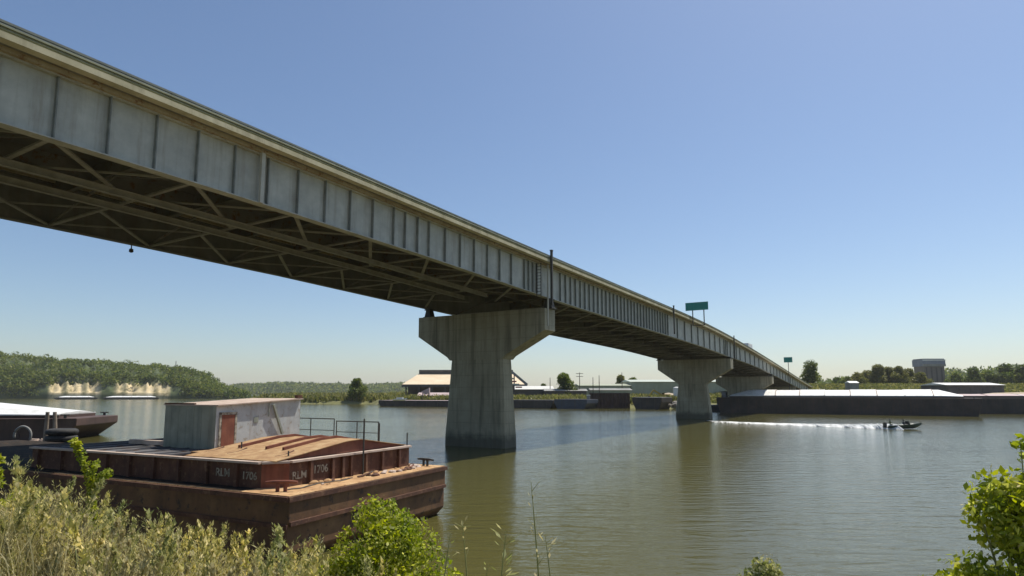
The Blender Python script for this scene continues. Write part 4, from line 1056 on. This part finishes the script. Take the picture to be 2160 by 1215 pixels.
# bare rocky strip of the point
# ------------------------------------------------------------ motorboat and wake
pm = wat(1908, 905)
mbt = empty('motorboat', (pm.x, pm.y, -.05), R(-8), label='small dark green motorboat speeding right with two people aboard', cat='motorboat')
sec = boat_hull(5.0, 1.8, .70)
m = MB(); m.loft([[(x, y, z + .10 * (x / 2.7 + 1)) for x, y, z in s_] for s_ in sec]); m.build('hull', weathered('boat_green', [(.3, (.02, .045, .035)), (.7, (.035, .07, .055))], bump=0, rough=.4), mbt)
m = MB(); m.box(-3.0, -2.55, -.22, .22, .25, 1.05); bevel(m.build('outboard_motor', M['darksteel'], mbt), .05)
m = MB(); m.prism([(.35, .75), (.7, .75), (.45, 1.25), (.38, 1.25)], -.5, .5, 'y'); m.build('windscreen', M['glass'], mbt)

def skin_person(name, label, joints, edges, mat, parent_loc, hair, shirt, extra=None):
    me = bpy.data.meshes.new(name); me.from_pydata([j[:3] for j in joints], edges, [])
    o = bpy.data.objects.new(name, me); col.objects.link(o); o.location = parent_loc
    mo = o.modifiers.new('skin', 'SKIN'); sv_ = me.skin_vertices[0].data
    for i, j in enumerate(joints): sv_[i].radius = (j[3], j[4] if len(j) > 4 else j[3])
    sv_[0].use_root = True
    o.modifiers.new('sub', 'SUBSURF').levels = 1; o.modifiers['sub'].render_levels = 2
    me.materials.append(mat)
    return tag(o, label, 'person')
skin = weathered('skin', [(.3, (.42, .25, .17)), (.7, (.50, .31, .22))], bump=0)
cl1 = weathered('dark_shirt', [(.3, (.03, .035, .05)), (.7, (.05, .055, .07))], bump=0)
def seated(name, label, loc, lean, mat, rz=0):
    J = [(0, 0, .0, .14, .17), (-.02, 0, .22, .13, .16), (lean, 0, .44, .12, .17), (lean * 1.2, 0, .56, .05), (lean * 1.3, 0, .66, .085, .08), (lean * 1.35, 0, .78, .075, .07),
         (lean, .19, .46, .055), (lean + .12, .23, .24, .042), (lean + .32, .18, .20, .032), (lean + .40, .16, .21, .03), (lean, -.19, .46, .055), (lean + .12, -.23, .24, .042), (lean + .32, -.18, .20, .032), (lean + .40, -.16, .21, .03),
         (.20, .11, .0, .085), (.44, .12, .02, .06), (.46, .12, -.36, .045), (.56, .12, -.40, .04), (.20, -.11, .0, .085), (.44, -.12, .02, .06), (.46, -.12, -.36, .045), (.56, -.12, -.40, .04)]
    Eg = [(0, 1), (1, 2), (2, 3), (3, 4), (4, 5), (2, 6), (6, 7), (7, 8), (8, 9), (2, 10), (10, 11), (11, 12), (12, 13), (0, 14), (14, 15), (15, 16), (16, 17), (0, 18), (18, 19), (19, 20), (20, 21)]
    o = skin_person(name, label, J, Eg, mat, loc, None, None)
    o.rotation_euler = (0, 0, R(-8))
    h = MB(); hx = lean * 1.32
    h.loft([[(hx - .015 + r * math.cos(t), r * .95 * math.sin(t), z) for t in np.linspace(0, 6.283, 11)[:-1]] for z, r in ((.70, .095), (.76, .10), (.82, .085), (.86, .04))])
    h.build('cap', cl1, o)
    return o
def boat_pt(x, y, z): return Vector((pm.x, pm.y, -.05)) + Matrix.Rotation(R(-8), 3, 'Z') @ Vector((x, y, z))
seated('person', 'person in dark clothes sitting amidships in the motorboat', boat_pt(-.15, 0, .68), .04, cl1)
seated('person', 'person sitting at the stern of the motorboat by the motor', boat_pt(-2.05, .1, .72), .08, weathered('olive_shirt', [(.3, (.10, .11, .05)), (.7, (.14, .15, .08))], bump=0))

w0 = wat(1496, 889.5); w1 = wat(1884, 904.5)
mb = MB(); v = []; f = []; nL, nW = 420, 7
for i in range(nL + 1):
    t = i / nL; c = w0.lerp(w1, t)
    wd = (5.2 - 2.6 * t) * (1 + .35 * math.sin(t * 61) * math.sin(t * 23))
    for j in range(nW):
        k = (j / (nW - 1) - .5) * 2
        hgt = (.14 + .60 * t ** 3) * (1 - k * k) * (.85 + .3 * rng.random()) + .015
        v.append((c.x + rng.normal() * .05, c.y + k * wd * .8 + rng.normal() * .04, hgt if abs(k) < 1 else -.05))
for i in range(nL):
    for j in range(nW - 1):
        t = i / nL
        if rng.random() < .55 * max(0, .30 - t) / .30: continue
        a = i * nW + j; f.append((a, a + nW, a + nW + 1, a + 1))
mb.add(v, f)
tag(mb.build('wake_foam', M['foam'], recalc=False), kind='stuff', label='long white foam wake trailing behind the motorboat', cat='wake')

# ------------------------------------------------------------ dark landing flat and clutter left of the deck barge
lf = empty('landing_flat', (-58, 41, 0), R(-4), label='low dark landing flat between the deck barge and the white-covered barge', cat='barge')
m = MB(); m.prism([(0, 1.15), (.4, -.5), (25, -.5), (25.8, .5), (25.8, 1.15)], 0, 11, 'y'); bevel(m.build('hull', M['black_hull'], lf), .06)
m = MB(); m.box(.1, 25.7, .1, 10.9, 1.153, 1.2); m.build('deck', M['flat_deck'], lf)
ty = empty('tyre_fender', (0, 0, 0), label='black tyre fender stack beside the white-covered barge', cat='tyre')
pt = wat(128, 945, 1.2); ty.location = (pt.x, pt.y, 1.2)
for k in range(3):
    m = MB(); R1, r1 = .85, .26; secs = [[((R1 + r1 * math.cos(a)) * math.cos(b), (R1 + r1 * math.cos(a)) * math.sin(b), .26 + .5 * k + r1 * .95 * math.sin(a)) for a in np.linspace(0, 6.283, 9)[:-1]] for b in np.linspace(0, 6.2832, 21)]
    m.loft(secs, caps=False); m.build('tyre', M['rubber'], ty, smooth=True)
ht = wat(44, 940, 1.2); hose = empty('hose_coil', (ht.x, ht.y, 1.2), label='pale hose coil standing on edge at the left on the landing flat', cat='hose')
m = MB(); m.tube([(.75 * math.cos(a), .05 * a, .8 + .75 * math.sin(a)) for a in np.linspace(-1.6, 3.4, 26)], .09, 8); m.build('hose', M['grey_wall'], hose, smooth=True)
for k, (x, y) in enumerate(((72, 938), (92, 938))):
    q = wat(x, y, 1.2); o = empty('rope_coil', (q.x, q.y, 1.2), label=('left' if k == 0 else 'right') + ' of two pale rope coils on the landing flat beside the hose', cat='rope', group='rope coils')
    m = MB(); m.tube([((.55 - .004 * i) * math.cos(i * .5), (.5 - .004 * i) * math.sin(i * .5), .05 + .006 * i) for i in range(70)], .05, 6); m.build('rope', M['pale_rust'], o)

for k, (px, lb_) in enumerate(((104, 'left weathered pile in front of the white-covered barge'), (124, 'right leaning pile in front of the white-covered barge'))):
    q = wat(px, 938, 1.2); o = empty('mooring_pile', (q.x, q.y - .5, 0), label=lb_, cat='pile', group='piles beside the landing flat')
    m = MB(); m.tube([(-.25 * k, 0, -2), (0, 0, 2.0), (.0 - .2 * k, 0, zat(868, q.y))], [.2, .17, .14], 9); m.build('pile', M['pole_pale'], o)
# ------------------------------------------------------------ foreground vegetation
def weed_proto(st, H, nl, ls, spread, head):
    """one weed: bent stem, ranks of narrow leaves turned up, pale seed sprays near the top"""
    lv = MB(); st_ = MB(); pts = []
    bx, by = st.uniform(-.22, .22) * H, st.uniform(-.22, .22) * H
    for k in range(5):
        t = k / 4; pts.append((bx * t * t, by * t * t, H * t))
    st_.tube(pts, [.006 + .004 * H, .005, .004, .003, .0015], 4)
    def P(t): return np.array([bx * t * t, by * t * t, H * t])
    nb = 15
    for q in range(nb):
        t = .12 + .86 * q / nb + st.uniform(-.03, .03); a = q * 2.4 + st.uniform(-.5, .5); el = st.uniform(.55, 1.15)
        BL = H * spread * (1.25 - t) * st.uniform(.7, 1.3) + .03; p = P(max(t, 0))
        d = np.array([math.cos(a) * math.cos(el), math.sin(a) * math.cos(el), math.sin(el)])
        for k in range(nl // nb):
            f = (k + .7) / (nl // nb); e = p + d * BL * f + np.array([0, 0, BL * .15 * f * f])
            g_ = st.uniform(0, 6.283); dd = d * .75 + np.array([math.cos(g_), math.sin(g_), st.uniform(-.1, .8)]) * .75; dd /= np.linalg.norm(dd)
            L = ls * st.uniform(.5, 1.15) * (1.15 - .5 * f); w = L * st.uniform(.05, .11)
            s_ = np.cross(dd, [st.gauss(0, 1), st.gauss(0, 1), st.gauss(0, 1)]); s_ /= max(np.linalg.norm(s_), 1e-6)
            lv.add([e, e + dd * L * .5 + s_ * w, e + dd * L, e + dd * L * .5 - s_ * w], [(0, 1, 2, 3)])
    if head:
        for k in range(head):
            t = st.uniform(.72, 1.06); a = st.uniform(0, 6.283); p = P(t) + np.array([math.cos(a), math.sin(a), 0]) * H * .10 * st.random() * (1.3 - t)
            r = st.uniform(.006, .014); d = np.array([st.gauss(0, .4), st.gauss(0, .4), 1.0]); s_ = np.array([math.sin(a), -math.cos(a), 0])
            lv.add([p - s_ * r, p + d * r * 2.2, p + s_ * r, p - d * r], [(0, 1, 2, 3)])
    return np.concatenate(lv.v), lv.f, np.concatenate(st_.v), st_.f
def scatter_weeds(name, protos, spots, mat, label, hscale=1.0):
    lv = MB(); stm = MB()
    for (x, y, z, sc_) in spots:
        V, Fc, SV, SF = protos[random.randrange(len(protos))]
        a = random.uniform(0, 6.283); c, s = math.cos(a) * sc_, math.sin(a) * sc_
        Rm = np.array([[c, -s, 0], [s, c, 0], [0, 0, sc_ * hscale]])
        lv.add(V @ Rm.T + [x, y, z], Fc); stm.add(SV @ Rm.T + [x, y, z], SF)
    o = lv.build(name, mat, recalc=False); tag(o, label, 'weeds', kind='stuff')
    s = stm.build('stems', M['stem'], o, recalc=False)
    s['kind'] = 'stuff'
    return o
st = random.Random(5)
protosA = [weed_proto(st, st.uniform(.45, .95), 285, .040, .40, 70) for _ in range(10)]
spots = []
for _ in range(3300):
    y = 4.3 + 5.6 * random.random() ** .8
    px = random.uniform(-260, 960); x = (px - 1080) / F * y
    d = random.random()
    if px > 700 and d < (px - 700) / 300: continue
    spots.append((x, y, bank_z(x, y) - .03, random.uniform(.5, 1.0) if random.random() < .9 else 1.25))
scatter_weeds('sage_weeds', protosA, spots, M['leaf_sage'], 'pale sage-green weeds covering the near bank on the left')
protosB = [weed_proto(st, st.uniform(.35, .6), 60, .04, .2, 90) for _ in range(8)]
spots = []
for _ in range(900):
    y = random.uniform(4.4, 7.0); px = random.uniform(60, 640); x = (px - 1080) / F * y
    if random.random() < abs(px - 320) / 420: continue
    spots.append((x, y, bank_z(x, y) + .02, random.uniform(.8, 1.4)))
scatter_weeds('dry_weeds', protosB, spots, M['leaf_dry'], 'straw-coloured dry seed heads among the weeds at the bottom left')
tufts('bank_grass', lambda: (lambda y: ((random.uniform(-300, 2500) - 1080) / F * y, y, 0))(random.uniform(2.2, 13)), 24000, .40, .006, M['leaf_sage'], bank_z, 'short grass under the weeds on the near bank', 'grass', lean=.4)

tufts('dry_grass', lambda: (lambda y, px: ((px - 1080) / F * y, y, 0))(4.3 + 5.4 * random.random(), random.uniform(-200, 820) if random.random() < .8 else random.uniform(0, 500)), 17000, .66, .0032, M['leaf_dry'], bank_z, 'thin pale dry grass blades standing among the weeds', 'grass', lean=.22)
def bush(name, label, X, Y, top, W_, H, n, leaf, mat, lobes, cat='bush', group=None, seed=0, tips=None, zb=None, shell=.3, twig=.10):
    st = random.Random(seed); zb = bank_z(X, Y) if zb is None else zb
    root = empty(name, (X, Y, zb), label=label, cat=cat, group=group)
    H = top - zb
    cs = []; rs = []; stm = MB()
    for i in range(lobes):
        a = st.uniform(0, 6.283); h = st.uniform(.25, .98); k = (1 - max(0, h - .5) / .62) * st.uniform(.2, 1) ** .5
        c = (W_ / 2 * k * math.cos(a), W_ / 2 * k * math.sin(a) * .8, H * h - .02)
        s = W_ * st.uniform(.10, .19); cs.append(c); rs.append((s, s, s * .9))
        stm.tube([(c[0] * .1, c[1] * .1, -.05), (c[0] * .45, c[1] * .45, H * h * .55), c], [.016, .009, .003], 5)
    for (dx, dz, s) in (tips or []):
        cs.append((dx, 0, H + dz)); rs.append((s, s, s * 1.1)); stm.tube([(dx * .3, 0, H * .4), (dx * .8, 0, H * .85), (dx, 0, H + dz)], [.012, .007, .003], 5)
    stm.build('stems', M['stem'], root)
    m = MB(); leaf_cloud(m, cs, rs, n, leaf, flat=1.25, shell=shell); m.build('foliage', mat, root, recalc=False)
    if W_ > .6:
        m = MB(); leaf_cloud(m, [(c_[0], c_[1], c_[2] + .05) for c_ in cs if c_[2] > .62 * H], [(r_[0] * .8,) * 3 for c_, r_ in zip(cs, rs) if c_[2] > .62 * H], n // 30, leaf * .55, shell=.9); m.build('flower_tips', M['leaf_dry'], root, recalc=False)
    return root
X = lambda px, Y: (px - 1080) / F * Y
bush('bush', 'bright yellow-green bush in front of the barge end, bottom centre', X(818, 7.0), 7.0, 5.5 - (1062 - 829) / F * 7.0, 1.48, 1, 15000, .024, M['leaf_bright'], 58, seed=1, tips=[(-.12, .06, .07), (.10, .03, .06), (.42, -.18, .09), (-.42, -.3, .1)])
bush('bush', 'large bright leafy bush rising at the bottom right corner', X(2135, 4.6), 4.6, 5.5 - (1020 - 829) / F * 4.6, 1.30, 1, 12000, .028, M['leaf_bright'], 50, seed=2, tips=[(.0, .30, .06), (-.40, -.18, .07), (.05, .18, .06), (-.22, -.02, .08)])
bush('bush', 'small pale bush at the bottom edge right of centre', X(1580, 5.0), 5.0, 5.5 - (1166 - 829) / F * 5.0,   .62, 1, 4000, .018, M['leaf_sage'], 22, seed=3)
bush('bush', 'bright bush among the weeds at the left, under the sapling', X(62, 7.0), 7.0, 5.5 - (1012 - 829) / F * 7.0, .62, 1, 2200, .030, M['leaf_bright'], 16, seed=4)
bush('bush', 'bright leafy bush cut off by the left edge beside the white-covered barge', X(-6, 6.6), 6.6, 5.5 - (918 - 829) / F * 6.6, .42, 1, 1300, .034, M['leaf_bright'], 18, seed=6)
bush('bush', 'yellow-green bush around the foot of the leaning sapling', X(195, 7.2), 7.2, 5.5 - (1065 - 829) / F * 7.2, .55, 1, 1700, .028, M['leaf_bright'], 12, seed=9)
# leaning sapling
sp = empty('sapling', (X(205, 7.1), 7.1, bank_z(X(205, 7.1), 7.1)), label='thin leaning sapling with bright leaves in front of the deck barge', cat='sapling')
zb = sp.location.z
def rel(px, py): p = dep(px, py, 7.1); return (p.x - sp.location.x, random.uniform(-.05, .05), p.z - zb)
path = [rel(205, 1120), rel(200, 1060), rel(190, 1020), rel(178, 985), rel(165, 950), rel(157, 928)]
side = [rel(198, 1040), rel(212, 1010), rel(228, 996)]
side2 = [rel(192, 1025), rel(200, 990), rel(197, 975)]
m = MB(); m.tube([(0, 0, -.1)] + path, [.02, .016, .013, .011, .009, .006, .003], 6); m.build('stem', M['stem'], sp)
for sd_ in (side, side2): m = MB(); m.tube(sd_, [.008, .006, .003], 5); m.build('branch', M['stem'], sp)
cs = []; rs = []
for P_, r0_ in ((path, .055), (side, .06), (side2, .045)):
    for a, b in zip(P_[:-1], P_[1:]):
        for k in range(3):
            t = (k + .5) / 3; cs.append(tuple(np.array(a) * (1 - t) + np.array(b) * t)); rs.append((r0_, r0_, r0_ * .9))
m = MB(); leaf_cloud(m, cs, rs, 1500, .021, flat=1.2, shell=.1); m.build('foliage', M['leaf_bright'], sp, recalc=False)

# tall separate weed stalks standing against the water
SK = [(1120, 1016, 1250, 6, .03, 'tallest pale seed stalk standing in front of the water'), (950, 1125, 1250, 7, .05, 'forked stalk just right of the bright bush'), (975, 1100, 1260, 6, .04, 'thin leafy stalk second right of the bright bush'),
      (1068, 1118, 1260, 9, .07, 'slanting leafy stalk left of the tallest seed stalk'), (1150, 1130, 1290, 9, .06, 'drooping stalk right of the tallest seed stalk'), (1030, 1190, 1260, 5, .05, 'short leafy stalk low at the bottom centre')]
for i, (px, py, pb_, nb, ls, lb) in enumerate(SK):
    Y = 5.2 + .25 * (i % 3); x0 = X(px + (-1) ** i * 26, Y); zb = bank_z(x0, Y)
    r_ = empty('weed_stalk', (x0, Y, zb), label=lb, cat='weed', group='tall stalks in front of the water')
    tp = dep(px, py, Y); T = np.array([tp.x - x0, 0, tp.z - zb])
    m = MB(); fn = lambda t: np.array([T[0] * t ** 1.7, .04 * math.sin(3 * t), T[2] * t])
    m.tube([tuple(fn(t)) for t in np.linspace(-.02, 1, 7)], [.012, .011, .010, .009, .007, .005, .002], 5)
    lv = MB(); stt = random.Random(i)
    for k in range(nb * 3):
        t = stt.uniform(.35, 1.0) if i else stt.uniform(.55, 1.0); a = stt.uniform(0, 6.283); el = stt.uniform(.1, 1.1); L = ls * stt.uniform(.7, 1.8)
        p = fn(t); d = np.array([math.cos(a) * math.cos(el), math.sin(a) * math.cos(el), math.sin(el)]); s_ = np.cross(d, (0, 0, 1.0)); s_ = s_ / (np.linalg.norm(s_) + 1e-6)
        q = p + d * .05
        lv.add([q, q + d * L * .5 + s_ * L * .2, q + d * L, q + d * L * .5 - s_ * L * .2], [(0, 1, 2, 3)])
        if k % 4 == 0: m.tube([tuple(p), tuple(q + d * L)], [.003, .0015], 4)
    m.build('stem', M['stem'], r_); lv.build('leaves', M['leaf_sage'] if i % 2 else M['leaf_dry'], r_, recalc=False)

# ------------------------------------------------------------ air between here and the far hills
hz = MB(); hz.box(-2600, 2600, -120, 4400, -4.0, 90)
hm = bpy.data.materials.new('haze_air'); hm.use_nodes = True; ht_ = hm.node_tree; ht_.nodes.clear()
pv = ht_.nodes.new('ShaderNodeVolumePrincipled'); pv.inputs['Color'].default_value = (.95, .97, 1.0, 1); pv.inputs['Density'].default_value = .00008; pv.inputs['Anisotropy'].default_value = .2
ho = ht_.nodes.new('ShaderNodeOutputMaterial'); ht_.links.new(pv.outputs['Volume'], ho.inputs['Volume'])
tag(hz.build('haze', hm), kind='stuff', label='thin summer haze over the river', cat='haze')
sc.cycles.volume_bounces = 1
